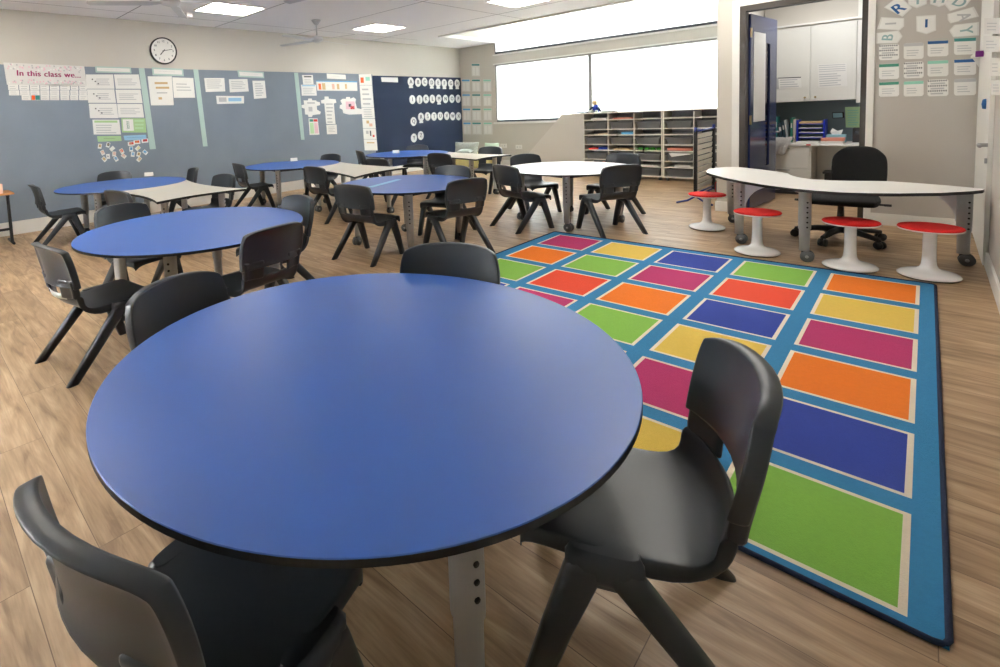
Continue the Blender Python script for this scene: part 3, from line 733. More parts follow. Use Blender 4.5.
ts('teal edged title strip above three loose sheets', [(237.2, 70.2), (263.5, 72), (264.2, 78.2), (238.6, 77)], ('teal_strip', [(.05, .2, .95, .78, 'paper_white')] + lines(.2, .8, .45, .6, 1)))
ts('white title strip above the row of children pictures', [(326.6, 73.6), (345.4, 74.8), (345.9, 79.4), (327, 78.6)], ('paper_white', lines(.2, .8, .45, .6, 1)))
sheet('title_strip', 'blank white title strip on the navy board', 'sign', LW, [(381, 77.3), (397.6, 77.6), (398, 82.4), (381.6, 81.8)], 'paper_white', [], 'title strips along the pinboard top')
for lab, qd, mk in (
    ('tall white sheet with gold lines below the clock', [(147.6, 76.3), (171.7, 76.3), (173.7, 105.2), (151, 105.4)], [(.25, .2, .8, .27, 'tan_print'), (.28, .36, .85, .43, 'tan_print'), (.3, .55, .75, .59, 'print_grey'), (.35, .72, .5, .8, 'tan_print')]),
    ('shorter white sheet next to the gold lined one', [(172.2, 77.3), (193.2, 78), (195, 97.7), (173.9, 97.8)], lines(.15, .85, .3, .6, 3)),
    ('sheet nearest the teal strip in the row of three loose sheets', [(204, 78), (224.2, 78), (225.2, 91.4), (205.7, 92)], lines(.1, .9, .12, .7, 5)),
    ('middle sheet of the row of three loose sheets', [(228.8, 79.3), (247.3, 79), (248.7, 91.4), (229.8, 92.4)], lines(.1, .9, .15, .7, 5)),
    ('upright narrow sheet at the end of three loose sheets', [(252.3, 80.7), (264.7, 80.7), (266.3, 98), (254, 98.8)], lines(.15, .85, .15, .8, 6)),
    ('wide white strip under the three loose sheets', [(216, 95.8), (243.9, 96), (243.9, 103.4), (217, 104)], [(.08, .2, .35, .75, 'print_grey'), (.42, .25, .9, .7, 'pale_blue')]),
    ('small white sheet with dark heading beside the teal strip', [(302, 75), (312.7, 75), (313.5, 84.3), (303.2, 84.5)], [(.15, .12, .85, .25, 'print_dark')] + lines(.15, .85, .45, .8, 3)),
    ('white sheet with a pale blue heading under the small sheet', [(301, 84.7), (315.9, 84.7), (316.7, 95.6), (301.8, 95.6)], [(.05, .04, .95, .14, 'pale_blue')] + lines(.1, .9, .3, .8, 4)),
    ('wide strip of small children pictures on the pinboard', [(316, 80.6), (356.9, 81.4), (357.3, 90.9), (317.3, 90.6)], [(0, 0, 1, .1, 'sky_blue'), (.04, .3, .1, .9, 'orange_print'), (.12, .25, .2, .9, 'tan_print'), (.36, .3, .42, .85, 'skin_pink'), (.48, .3, .54, .85, 'tan_print'), (.68, .3, .73, .8, 'tan_print')]),
    ('green and red chart on the pinboard', [(308.5, 118.4), (317.5, 118.4), (319.4, 134.6), (309.6, 135)], [(.08, .05, .48, .2, 'binder_green'), (.52, .05, .95, .2, 'red_print'), (.1, .26, .48, .92, 'pale_green'), (.54, .26, .92, .92, 'paper_pink')]),
    ('small white sheet below the T-shaped sheets', [(326.3, 125), (336.5, 124.6), (337, 134), (327, 134.3)], lines(.15, .85, .2, .7, 4))):
    sheet('pinned_sheet', lab, 'paper', LW, qd, 'paper_white' if 'green and red' not in lab else 'paper_white', mk)
jig = [(.12, .1), (.35, .1), (.38, .0), (.55, .0), (.58, .1), (.78, .1), (.8, .16), (.98, .2), (.98, .36), (.8, .4), (.8, .6), (1, .72), (.96, .85), (.8, .86), (.55, .9), (.5, 1), (.32, 1), (.3, .88), (.15, .86), (.15, .55), (0, .5), (0, .36), (.14, .32)]
sheet('jigsaw_sheet', 'white jigsaw-shaped sheet next to the teal strip', 'paper', LW, [(301, 98.5), (320, 98.5), (321, 117), (302.4, 117)], 'paper_white', [(.35, .45, .55, .7, 'print_grey'), (.3, .2, .7, .28, 'print_grey')], None, .004, jig)
sheet('jigsaw_sheet', 'white T-shaped sheet in the middle of the jigsaw sheets', 'paper', LW, [(320.5, 96.5), (336, 96.5), (337.6, 124.2), (323, 124.2)], 'paper_white', lines(.3, .75, .25, .9, 6), None, .004, [(.25, 0), (.5, 0), (.52, .08), (.95, .1), (1, .22), (.82, .25), (.85, 1), (.22, 1), (.2, .25), (.02, .25), (0, .14), (.24, .1)])
sheet('jigsaw_sheet', 'white gear-shaped sheet with a red and black centre', 'paper', LW, [(339, 97), (361, 97), (362, 115), (340, 115)], 'paper_white', [(.28, .25, .68, .68, 'paper_pink'), (.4, .38, .52, .55, 'print_dark'), (.48, .5, .66, .68, 'red_print')], None, .004, [(.15, .1), (.3, .1), (.32, 0), (.48, .0), (.5, .1), (.65, .02), (.75, .12), (.72, .3), (.78, .62), (1, .68), (1, .95), (.4, .98), (.15, .9), (.12, .7), (0, .62), (.02, .45), (.12, .4), (.05, .2)])
col = [(100, 176, 0), (178, 333, 1), (335, 409, 2), (412, 480, 3), (482, 556, 4), (558, 635, 5)]
cl = ['white sheet with small coloured picture, top of the column by the navy board', 'tall white sheet second from the top in the column by the navy board', 'white sheet third from the top in the column by the navy board', 'sheet with brown sketches fourth from the top in the column by the navy board', 'sheet with dark sketches fifth from the top in the column by the navy board', 'cream sheet at the foot of the column by the navy board']
def c8(x, y): return (280 + x / 7.025, 60 + y / 7.025)
for ya, yc, k in col:
    e = lambda y: 553 + (595 - 553) * (y - 100) / 535; f_ = lambda y: 640 + (685 - 640) * (y - 100) / 535
    mk = {0: [(.1, .3, .35, .8, 'orange_print'), (.5, .25, .85, .6, 'mint')], 3: [(.3, .2, .5, .5, 'tan_print'), (.5, .5, .75, .8, 'skin_pink')], 4: [(.2, .2, .4, .5, 'print_grey'), (.5, .2, .6, .7, 'print_dark'), (.7, .6, .85, .8, 'red_print')], 5: [(.2, .25, .8, .35, 'tan_print')]}.get(k, lines(.15, .85, .15, .8, 4))
    sheet('pinned_sheet', cl[k], 'paper', LW, [c8(e(ya), ya), c8(f_(ya), ya), c8(f_(yc), yc), c8(e(yc), yc)], 'paper_white', mk, 'column of sheets by the navy board')
# alphabet circles on the navy board
def c3(x, y): return (340 + x / 4.98, y / 4.98)
rowsl = [('ABCDEFGH', [(352, 408), (388, 410), (421, 408), (456, 412), (488, 413), (519, 415), (551, 416), (583, 416)]), ('IJKLMNOP', [(360, 496), (396, 496), (428, 493), (460, 493), (492, 492), (525, 493), (557, 492), (588, 492)]),
         ('QRSTUVWX', [(366, 605), (403, 583), (436, 580), (468, 580), (499, 578), (531, 577), (561, 579), (590, 579)]), ('YZ', [(368, 687), (402, 675)])]
for s_, ps in rowsl:
    for ch, p in zip(s_, ps):
        c = at_x(*c3(*p), XB); b = MB(); mx = Matrix.Translation(c) @ Matrix.Rotation(PI / 2, 4, 'Y')
        b.lathe([(0, .006), (.115, .006), (.118, .003), (.118, -.001), (0, -.001)], 'paper_white', n=28, mtx=mx, smooth=False)
        if ch in 'ADEFGHMR':
            b.box((c.x + .003, c.y, c.z - .135), (.006, .15, .05), 'paper_white')
        o = tag(b.build('letter_disc'), 'white circle with the letter %s on the navy board' % ch, 'letter card', 'alphabet circles on the navy board')
        text('lettering', ch, .15, 'print_dark', o, c + Vector((.008, 0, 0)), (0, 1, 0), (0, 0, 1), .004)
# wall clock
c = at_x(163, 51, XL); t = thing('wall_clock', 'round white wall clock with a black rim', 'clock', (XL, c.y, c.z)); mx = Matrix.Rotation(PI / 2, 4, 'Y')
R_ = .235
b = MB(); b.lathe([(R_ - .022, .03), (R_ - .012, .05), (R_, .045), (R_, 0), (0, 0), (0, .01)], 'black_plastic', n=48, mtx=mx); b.build('rim', t)
b = MB(); b.lathe([(0, .031), (R_ - .018, .031), (R_ - .018, .02), (0, .02)], 'paper_white', n=48, mtx=mx, smooth=False); f_ = b.build('face', t)
for h in range(1, 13):
    a = PI / 2 - h * PI / 6; text('numeral', str(h), .05, 'print_dark', f_, (.033, math.cos(a) * .165, math.sin(a) * .165), (0, 1, 0), (0, 0, 1), .001, .001)
for nm_, a, ln, w in (('hour_hand', PI / 2 - D(222), .10, .014), ('minute_hand', PI / 2 - D(78), .155, .009)):
    b = MB(); b.boxm(Matrix.Translation((.038, 0, 0)) @ Matrix.Rotation(a, 4, 'X') @ Matrix.Translation((0, ln / 2 - .015, 0)), (.003, ln + .03, w), 'black_plastic'); b.build(nm_, t)
# cards on the window wall
def wback(x, y): return wb(0, 0).y + .0385 * 0
bw = []
for ri, y in enumerate((79.3, 93.9, 108.2, 122.2)):
    for ci, (xa_, xc_) in enumerate(((461.8 + ri * .4, 470), (472, 480.3), (483.3, 491.2))): bw.append((xa_ + .1 * ri, y, xc_ + .3 * ri, y + 12.2, ci, ri))
bw.append((471.6, 63.7, 479.8, 76.2, 1, -1))
for xa_, ya, xc_, yc, ci, ri in bw:
    Yp = wb(at_y((xa_ + xc_) / 2, ya, 6.4).x, 0).y - .001
    hc = ['sky_blue', 'teal', 'mint'][ci]
    lab = 'white card with teal heading alone at the top of the corner cards' if ri < 0 else 'white card with %s heading, %s row of the corner cards beside the window' % (['blue', 'teal', 'mint'][ci], ['top', 'second', 'third', 'bottom'][ri])
    sheet('word_card', lab, 'card', ('Y', Yp, -1), [(xa_, ya), (xc_, ya), (xc_ + .3, yc), (xa_ + .3, yc)], 'paper_grey', [(.03, .03, .97, .16, hc), (.12, .3, .42, .92, 'paper_white'), (.55, .3, .86, .92, 'paper_white')], 'word cards in the corner by the window', .008)
# birthday display on the partition
RW = ('Y', YP, -1)
def c6(*p): return [(860 + x / 6.064, y / 6.064) for x, y in p]
def pennant(ch, pts, ctr, rot, lab, mt='teal', size=.125):
    v = [at_y(x, y, YP) - Vector((0, .005, 0)) for x, y in c6(*pts)]; b = MB(); b.prism(v, (0, .005, 0), 'paper_grey')
    cc = sum(v, Vector()) / len(v)
    b.prism([cc + (p - cc) * .88 - Vector((0, .001, 0)) for p in v], (0, .001, 0), 'paper_white')
    o = tag(b.build('letter_pennant'), lab, 'letter card', 'birthday letters on the partition')
    c = at_y(*c6(ctr)[0], YP) - Vector((0, .008, 0)); a = D(rot)
    text('lettering', ch, size, mt, o, c, (math.cos(a), 0, math.sin(a)), (-math.sin(a), 0, math.cos(a)), .006)
TEALO = 'outline_teal'
pennant('B', [(100, 200), (235, 185), (258, 220), (228, 262), (98, 265)], (170, 230), 80, 'white pennant with an outlined letter B, lowest of the birthday arch', TEALO)
pennant('I', [(128, 104), (268, 110), (268, 160), (240, 184), (104, 176)], (190, 145), 85, 'white pennant with a thin letter I in the birthday arch', 'print_grey')
pennant('R', [(145, 45), (215, -10), (262, -6), (316, 48), (258, 102)], (232, 55), 35, 'white pennant with a bold blue letter R', 'deep_blue', .15)
pennant('T', [(288, -60), (415, -60), (405, 25), (345, 50), (292, 30)], (348, 5), 0, 'white pennant with a letter T at the top of the arch', TEALO)
pennant('H', [(420, -60), (545, -60), (530, 25), (478, 42), (425, 25)], (480, -5), -10, 'white pennant with a letter H at the top of the arch', TEALO)
pennant('D', [(510, 25), (560, -50), (690, -20), (640, 40), (545, 68)], (600, 15), -35, 'white pennant with an outlined letter D in the birthday arch', TEALO)
pennant('A', [(530, 85), (690, 40), (722, 100), (548, 142), (532, 120)], (628, 100), -75, 'white pennant with an outlined letter A in the birthday arch', 'print_grey')
pennant('Y', [(540, 185), (572, 150), (722, 133), (722, 215), (565, 226)], (640, 182), -85, 'white pennant with a teal letter Y, lowest on its side of the arch', TEALO)
pennant('I', [(340, 98), (460, 90), (462, 185), (402, 208), (342, 190)], (400, 145), 0, 'white pennant with a short bold bar inside the birthday arch', 'deep_blue')
cw = [(115, 237), (265, 386), (409, 536), (570, 704)]; cy = [[(272, 366), (263, 360), (250, 344), (233, 333)], [(390, 482), (378, 476), (370, 465), (362, 457)], [(500, 588), (495, 586), (484, 585), (480, 580)]]
pat = {(0, 0), (1, 1), (2, 2)}; hd = {(0, 2): 'deep_blue', (1, 3): 'deep_blue', (0, 3): 'teal', (1, 0): 'binder_green', (2, 0): 'binder_green', (1, 2): 'mint', (0, 1): 'print_grey', (2, 1): 'mint', (2, 3): 'print_grey'}
on_ = ['first', 'second', 'third', 'fourth']
for r_ in range(3):
    for c_ in range(4):
        x0_, x1_ = cw[c_]; y0_, y1_ = cy[r_][c_]
        if (r_, c_) in pat:
            mk = [(.03 + .94 * k / 9, .04 + .3 * j, .03 + .94 * (k + .55) / 9, .13 + .3 * j, 'print_dark') for k in range(9) for j in range(3)] + lines(.15, .85, .2, .8, 3)
            lab = 'white card with a dark dashed pattern, %s row of the birthday months' % on_[r_]
        else:
            mk = [(.01, .01, .99, .2, hd[(r_, c_)])] + lines(.15, .8, .45, .75, 3)
            lab = 'rounded white month card, %s in the %s row under the birthday arch' % (on_[c_], on_[r_])
        sheet('month_card', lab, 'card', RW, c6((x0_, y0_), (x1_, y0_ - 6), (x1_, y1_ - 4), (x0_, y1_)), 'paper_white', mk, 'month cards under the birthday arch', .005, [(.08, 0), (.92, 0), (1, .1), (1, .9), (.92, 1), (.08, 1), (0, .9), (0, .1)])
# things on the side wall
SW = ('X', XR - .032, -1)
for k, (a, c, lab) in enumerate((((985, 18), (1003, 34), 'pale sheet highest on the side door'), ((984, 36), (1003, 52), 'pale sheet second from the top on the side door'), ((991, 58), (1003, 76), 'pale sheet at lamp height beside the purple note'), ((992, 80), (1003, 95), 'pale sheet lowest on the side door'))):
    sheet('door_sheet', lab, 'paper', SW, [(a[0], a[1]), (c[0], a[1]), (c[0], c[1]), (a[0], c[1])], 'paper_grey', lines(.2, .8, .3, .7, 3), 'sheets on the side door')
p = at_x(979.5, 57, XR); py_ = 2.28
t = thing('wall_bracket', 'small pale shelf bracket on the side wall with a purple end', 'bracket', (XR - .03, py_, at_x(985, 62, XR).z if False else 1.80))
b = MB(); b.box((-.03, -.28, 0), (.06, .62, .025), 'cabinet_white', 0, .004); b.prism([(-.002, -.012, -.012), (-.05, -.012, -.012), (-.002, -.012, -.11)], (0, .024, 0), 'cabinet_white'); b.build('shelf', t)
b = MB(); b.box((-.03, -.60, .0), (.05, .012, .055), 'purple', 0, .003); b.build('purple_tab', t)
b = MB(); b.cyl((-.03, -.45, .024), (-.03, -.15, .024), .010, 'print_dark'); tag(b.build('marker_pen'), 'dark marker pen lying on the small side wall bracket', 'pen').location = t.location
b = MB(); kp_ = at_x(986, 104, XR - .03); b.lathe([(0, 0), (.045, 0), (.04, .02), (0, .026)], 'deep_blue', n=20, mtx=Matrix.Translation(kp_) @ Matrix.Rotation(-PI / 2, 4, 'Y')); tag(b.build('round_magnet'), 'round blue magnet on the side door', 'magnet')
# outlets
for k, (x, y) in enumerate(((503.7, 145.8), (519, 147))):
    Yp = wb(at_y(x, y, 6.5).x, 0).y; c = at_y(x, y, Yp); b = MB(); b.box((c.x, Yp - .008, c.z), (.19, .016, .11), 'white_paint', 0, .004)
    for s_ in (-.04, .04): b.box((c.x + s_, Yp - .017, c.z), (.03, .004, .03), 'print_grey')
    tag(b.build('wall_outlet'), ['white wall outlet nearer the room corner', 'white wall outlet nearer the sloping wall end'][k], 'outlet', 'outlets under the window')

# ================================================================ ceiling fittings
def panel(x, y, lab, sx=.68, sy=.86):
    t = thing('ceiling_light', lab, 'ceiling light', (x, y, ZC - .03), 0, 'square ceiling light panels')
    b = MB(); hx, hy = sx / 2, sy / 2
    for a, c in (((-hx - .02, -hy - .02), (hx + .02, -hy)), ((-hx - .02, hy), (hx + .02, hy + .02)), ((-hx - .02, -hy), (-hx, hy)), ((hx, -hy), (hx + .02, hy))): b.box2((a[0], a[1], .012), (c[0], c[1], .0295), 'white_paint')
    b.build('frame', t); b = MB(); b.box2((-hx, -hy, .016), (hx, hy, .028), 'light_panel'); b.build('diffuser', t)
for x, y, lab in ((-4.74, -1.50, 'lit square ceiling panel above the plain part of the pinboard'), (-4.90, 1.97, 'lit square ceiling panel nearest the navy board'), (-1.82, 2.28, 'lit square ceiling panel cut by the top of the picture, near the windows'),
                  (1.3, 1.5, 'lit square ceiling panel beyond the top edge over the kidney table'), (1.4, -1.4, 'lit square ceiling panel beyond the top edge over the blue tables'), (-4.8, -5.0, 'lit square ceiling panel by the class rules end'), (-1.8, -5.0, 'lit square ceiling panel over the second blue table')): panel(x, y, lab)
def fan(x, y, a0, lab, n=4, R=.9):
    t = thing('ceiling_fan', lab, 'ceiling fan', (x, y, ZC), 0, 'grey ceiling fans')
    b = MB(); b.lathe([(0, -.002), (.09, -.002), (.085, -.02), (.03, -.09), (0, -.09)], 'fan_grey', n=24); b.build('canopy', t)
    b = MB(); b.cyl((0, 0, -.08), (0, 0, -.31), .014, 'fan_grey'); b.build('rod', t)
    b = MB(); b.lathe([(0, -.28), (.03, -.29), (.10, -.32), (.115, -.355), (.10, -.39), (.04, -.41), (0, -.412)], 'fan_grey', n=28); b.build('motor', t)
    for k in range(n):
        a = a0 + 2 * PI * k / n; b = MB(); mx = Matrix.Rotation(a, 4, 'Z') @ Matrix.Translation((0, 0, -.365)) @ Matrix.Rotation(.2, 4, 'X')
        b.prism([mx @ Vector(p) for p in ((.09, -.025, 0), (.25, -.07, 0), (R, -.055, 0), (R + .02, 0, 0), (R, .055, 0), (.25, .05, 0), (.09, .025, 0))], mx.to_3x3() @ Vector((0, 0, -.006)), 'fan_grey'); b.build('blade', t)
f1 = at_z(316, 20, ZC); fan(f1.x, f1.y, D(14), 'grey ceiling fan hanging between the two light panels')
f2 = at_z(168, -29, ZC); fan(f2.x, f2.y, D(58), 'grey ceiling fan partly cut by the top edge near the clock')
fan(-1.649, -1.782, D(188), 'grey ceiling fan mostly above the top edge, one blade showing')
c = at_z(187, 12, ZC); b = MB(); b.box((c.x, c.y, ZC - .05), (.12, .12, .07), 'ceiling_paint', .3, .006); b.box((c.x, c.y, ZC - .075), (.07, .07, .03), 'ceiling_paint', .3); tag(b.build('ceiling_sensor'), 'small boxy white sensor on the ceiling beside a light panel', 'sensor')

# ================================================================ shelving with trays
YS = 5.08; SD = .46
def shelving(x0, lab):
    cwid, nc = .505, 3; w = cwid * nc + .02
    t = thing('tray_shelf', lab, 'shelf', (x0 + w / 2, YS + SD / 2, 0), 0, 'tray shelving units under the window'); h = SD / 2
    zb, zt_ = .085, 1.33; 
    for q_ in (-w / 2, w / 2 - .022):
        b = MB(); b.box2((q_, -h, zb), (q_ + .022, h, zt_), 'shelf_white'); b.build('side_panel', t)
    for k in (1, 2):
        b = MB(); x = -w / 2 + .01 + cwid * k; b.box2((x - .011, -h + .004, zb + .02), (x + .011, h, zt_ - .02), 'shelf_white'); b.build('divider', t)
    b = MB(); b.box2((-w / 2 + .02, h - .008, zb), (w / 2 - .02, h, zt_), 'tray_grey'); b.build('back_panel', t)
    zz = []; z = zt_
    b = MB(); b.box2((-w / 2, -h - .004, zt_), (w / 2, h, zt_ + .02), 'shelf_white'); b.build('top_board', t)
    b = MB(); b.box2((-w / 2, -h, zb - .02), (w / 2, h, zb), 'shelf_white'); b.build('bottom_board', t)
    step = (zt_ - zb) / 8.1
    for k in range(1, 8):
        z = zt_ - (zt_ - zb) * (k + .12 * (k % 2 == 0) - .12 * (k % 2 == 1)) / 8
        zz.append(z); b = MB(); b.box2((-w / 2 + .022, -h + .002, z - .009), (w / 2 - .022, h - .008, z + .009), 'shelf_white'); b.build('shelf_board', t)
    for x in (-w / 2 + .06, w / 2 - .06):
        for y in (-h + .06, h - .06):
            b = MB(); b.cyl((x - .02, y, .033), (x + .02, y, .033), .033, 'castor_grey'); b.cyl((x, y, .03), (x, y, .066), .012, 'steel_grey'); b.build('castor', t)
    return [zt_] + zz + [zb], [x0 + .01 + cwid * (k + .5) for k in range(3)]
zz, xs1 = shelving(-2.045, 'white tray shelf unit beside the sloping wall end')
zz, xs2 = shelving(-.50, 'white tray shelf unit partly behind the drying rack and the pier')
def make_tray(lab):
    t = thing('storage_tray', lab, 'tray', (0, 0, 0), 0, 'grey trays in the shelving'); 
    w, w2, d, h = .435, .375, .40, .135
    b = MB(); R2 = []
    def ring(wx, dy, z): return [b.bm.verts.new(p) for p in ((-wx / 2, -dy / 2, z), (wx / 2, -dy / 2, z), (wx / 2, dy / 2, z), (-wx / 2, dy / 2, z))]
    a = ring(w2, d - .05, 0); c = ring(w, d, h); e = ring(w - .012, d - .012, h); g = ring(w2 - .012, d - .062, .006)
    for p, q_ in ((a, c), (c, e), (e, g)):
        for k in range(4): b.face([p[k], p[(k + 1) % 4], q_[(k + 1) % 4], q_[k]], 'tray_grey')
    b.face(a[::-1], 'tray_grey'); b.face(g, 'tray_grey'); b.build('tub', t)
    b = MB(); b.box((0, -d / 2 - .008, h - .012), (w + .03, .03, .022), 'tray_grey', 0, .004); b.box((0, d / 2, h - .012), (w + .03, .02, .02), 'tray_grey'); b.build('rim', t)
    return t
tray0 = None; rn_ = ['top', 'second', 'third', 'bottom']; cn_ = ['column beside the sloping wall', 'second column from the sloping wall', 'third column from the sloping wall', 'fourth column, left of the rack', 'column behind the rack']
for ci, x in enumerate(xs1 + xs2[:2]):
    for ri in range(4):
        if ri == 3 and ci in (0,): continue
        z = zz[2 * ri + 2] + .0095 if 2 * ri + 2 < 8 else zz[8] + .001
        lab = 'grey plastic tray, %s tray of the %s' % (rn_[ri], cn_[ci])
        if tray0 is None: tray0 = make_tray(lab); tray0.location = (x, YS + .215, z)
        else: dup(tray0, (x, YS + .215 + random.uniform(-.01, .01), z), random.uniform(-.02, .02), lab)
# loose contents in the open shelf slots
def slot(ci, k): return ((xs1 + xs2)[ci], YS + .2, zz[k] + .0095)
def pile(name, lab, cat, ci, k, dx, mt, sz, n=1, rz=0., dz=0.):
    x, y, z = slot(ci, k); z += dz; b = MB()
    for j in range(n): b.box((x + dx + random.uniform(-.01, .01), y + random.uniform(-.02, .02), z + sz[2] * (j + .5)), (sz[0], sz[1], sz[2] * .92), mt, rz + random.uniform(-.06, .06))
    tag(b.build(name), lab, cat)
pile('paper_stack', 'pale papers in the open slot at the top by the sloping wall', 'paper', 0, 1, .03, 'paper_grey', (.3, .3, .012), 3)
pile('paper_stack', 'pinkish papers in the top open slot of the second column', 'paper', 1, 1, .0, 'salmon', (.34, .3, .009), 3)
pile('book', 'cream book in the second open slot beside the sloping wall', 'book', 0, 3, .12, 'rug_cream', (.2, .3, .022), 1)
pile('book', 'pale blue folder in the second open slot of the second column', 'folder', 1, 3, .1, 'sky_blue', (.24, .3, .05), 1)
pile('book', 'dark red folder in the third open slot beside the sloping wall', 'folder', 0, 5, -.08, 'red_print', (.18, .3, .03), 1)
pile('book', 'blue folder in the third open slot beside the sloping wall', 'folder', 0, 5, .13, 'rug_blue', (.2, .3, .05), 1)
pile('paper_stack', 'mixed papers in the third open slot of the second column', 'paper', 1, 5, .0, 'tan_print', (.3, .3, .012), 2)
for j in range(4):
    x, y, z = slot(2, 5); b = MB(); b.lathe([(0, 0), (.045, .004), (.052, .025), (.03, .05), (0, .052)], 'green_toy', c=(x - .165 + .11 * j, y - .1 + .02 * (j % 2), z), n=14)
    tag(b.build('toy_piece'), 'small green toy piece, one of four in an open slot', 'toy', 'green toys in the shelf slot')
pile('folder_stack', 'stack of pink and red folders in the open slot left of the rack', 'folder', 3, 5, 0, 'salmon', (.40, .3, .022), 2, 0., .005)
pile('folder_stack', 'red folder under the pink ones left of the rack', 'folder', 3, 5, .01, 'red_print', (.42, .31, .004), 1)
pile('paper_stack', 'papers in the lowest open slot of the third column', 'paper', 2, 7, 0, 'paper_grey', (.34, .3, .01), 2)
pile('paper_stack', 'orange papers in the lowest open slot by the sloping wall', 'paper', 0, 7, .1, 'orange_print', (.2, .3, .015), 2)
for lab, px0, py0, px1, py1 in (('white paper drooping over the third tray left of the rack', 668, 153, 685, 157), ):
    x, y, z = slot(3, 6); b = MB(); b.prism([(x - .16, YS - .03, z + .15), (x + .2, YS - .03, z + .13), (x - .1, YS - .05, z + .08)], (0, .004, 0), 'paper_white'); b.prism([(x - .16, YS - .03, z + .15), (x + .2, YS - .03, z + .13), (x + .2, YS + .2, z + .145), (x - .16, YS + .2, z + .145)], (0, 0, .003), 'paper_white'); tag(b.build('loose_paper'), lab, 'paper')
pile('paper_stack', 'pale papers in the lowest open slot left of the rack', 'paper', 3, 7, .05, 'paper_grey', (.26, .3, .014), 3)
# on top of the shelving
tx = at_y(593, 108, YS + .2).x; zt_ = 1.351
b = MB(); b.box((tx - .26, YS + .2, zt_ + .012), (.3, .25, .024), 'print_dark', .1, .003); tag(b.build('laptop'), 'closed dark flat case on the end of the tray shelves', 'case')
t = thing('puppet', 'seated blue and tan soft toy on top of the tray shelves', 'toy', (tx + .06, YS + .2, zt_))
b = MB(); b.tube([(0, 0, .01), (0, 0, .09), (0, .01, .16)], [.07, .065, .04], 'rug_blue', n=12); b.build('body', t)
b = MB(); b.lathe([(0, .15), (.045, .17), (.055, .205), (.04, .245), (0, .26)], 'tan_print', c=(-.02, 0, 0), n=16); b.build('head', t)
for s_ in (-1, 1):
    b = MB(); b.tube([(s_ * .05, -.01, .12), (s_ * .10, -.05, .07), (s_ * .13, -.07, .02)], [.022, .02, .018], 'binder_dark', n=8); b.build('arm', t)
    b = MB(); b.tube([(s_ * .03, -.03, .03), (s_ * .06, -.13, .026), (s_ * .07, -.17, .03)], [.028, .024, .024], 'cushion_pale', n=8); b.build('leg', t)
b = MB(); b.box((tx + .34, YS + .2, zt_ + .02), (.28, .2, .04), 'cushion_pale', .05, .006); tag(b.build('storage_box'), 'low pale box on top of the tray shelves beside the soft toy', 'box')

# ================================================================ drying rack
A = Vector((.66, 2.78, 0)); L = .92
t = thing('drying_rack', 'folded drying rack with white slats on blue legs by the pier', 'rack', A)
zt_ = 1.07
for k, y in enumerate((0, L)):
    b = MB(); b.box2((-.02, y - .018, .12), (.02, y + .018, zt_), 'black_plastic'); b.build('post', t)
    b = MB(); b.tube([(-.24, y - .03, .015), (-.1, y, .055), (0, y, .12), (.1, y, .055), (.22, y - .03, .015)], .014, 'rack_blue', n=8); b.build('foot', t)
    b = MB(); b.tube([(-.0, y, zt_ - .02), (-.0, y, zt_ + .05)], .02, 'rack_blue', n=10); b.build('cap', t)
b = MB(); b.cyl((0, 0, zt_ - .01), (0, L, zt_ - .01), .014, 'rack_blue'); b.cyl((0, 0, .16), (0, L, .16), .012, 'rack_blue'); b.build('crossbar', t)
for k in range(10):
    z = .20 + .083 * k; b = MB(); b.boxm(Matrix.Translation((-.02, L / 2, z + .036)) @ Matrix.Rotation(.18, 4, 'Y'), (.012, L - .04, .070), 'rack_slat'); b.build('slat', t)
b = MB(); b.box((A.x + .17, A.y + .72, .30), (.1, .12, .08), 'red_print', 0, .01); b.box((A.x + .17, A.y + .72, .13), (.16, .2, .26), 'print_dark', 0, .01); tag(b.build('storage_box'), 'dark box with a red lid standing behind the drying rack', 'box')

# ================================================================ small wooden desk at the far edge
dp = at_z(13, 192, .70); 
t = thing('student_desk', 'small wooden desk with black legs at the far pinboard end', 'desk', (dp.x, dp.y, 0))
b = MB(); b.box2((-.42, -1.25, .675), (.10, 0, .70), 'wood_orange', .004); b.build('desktop', t)
for y in (-.07, -1.15):
    b = MB(); b.tube([(.02, y, .675), (.03, y, .33), (.03, y, .05), (.05, y, .02)], [.02, .02, .02, .024], 'black_plastic', n=8); b.tube([(-.25, y, .018), (.18, y, .018)], .018, 'black_plastic', n=8); b.tube([(-.36, y, .68), (.08, y, .66)], .018, 'black_plastic', n=8); b.build('leg', t)
b = MB(); b.cyl((.03, -.07, .2), (.03, -1.15, .2), .018, 'black_plastic'); b.build('crossbar', t)
b = MB(); b.box((dp.x - .02, dp.y - .22, .765), (.14, .2, .13), 'skin_pink', .1, .006); tag(b.build('pencil_box'), 'small pinkish box standing on the wooden desk', 'box')

# ================================================================ small things on the tables
def card_on(lab, px_, py_, w=.16, mt='paper_white', rz=0., name='name_card'):
    v = at_z(px_, py_, ZT); b = MB(); mx = Matrix.Translation((v.x, v.y, ZT + .001)) @ Matrix.Rotation(rz, 4, 'Z')
    b.prism([mx @ Vector(p) for p in ((-w / 2, -.035, 0), (w / 2, -.035, 0), (w / 2, 0, .06), (-w / 2, 0, .06))], (0, .002, 0), mt); b.prism([mx @ Vector(p) for p in ((-w / 2, .035, 0), (w / 2, .035, 0), (w / 2, 0.002, .06), (-w / 2, 0.002, .06))], (0, .002, 0), mt)
    tag(b.build(name), lab, 'card', 'folded cards on the tables')
card_on('folded white card on the table under the banner', 149, 176, .13, rz=D(60))
card_on('folded white card on the fourth blue table by the pinboard', 294, 161, .13, rz=D(60))
card_on('folded white card on the blue table before the navy board', 396, 153, .14, rz=D(40))
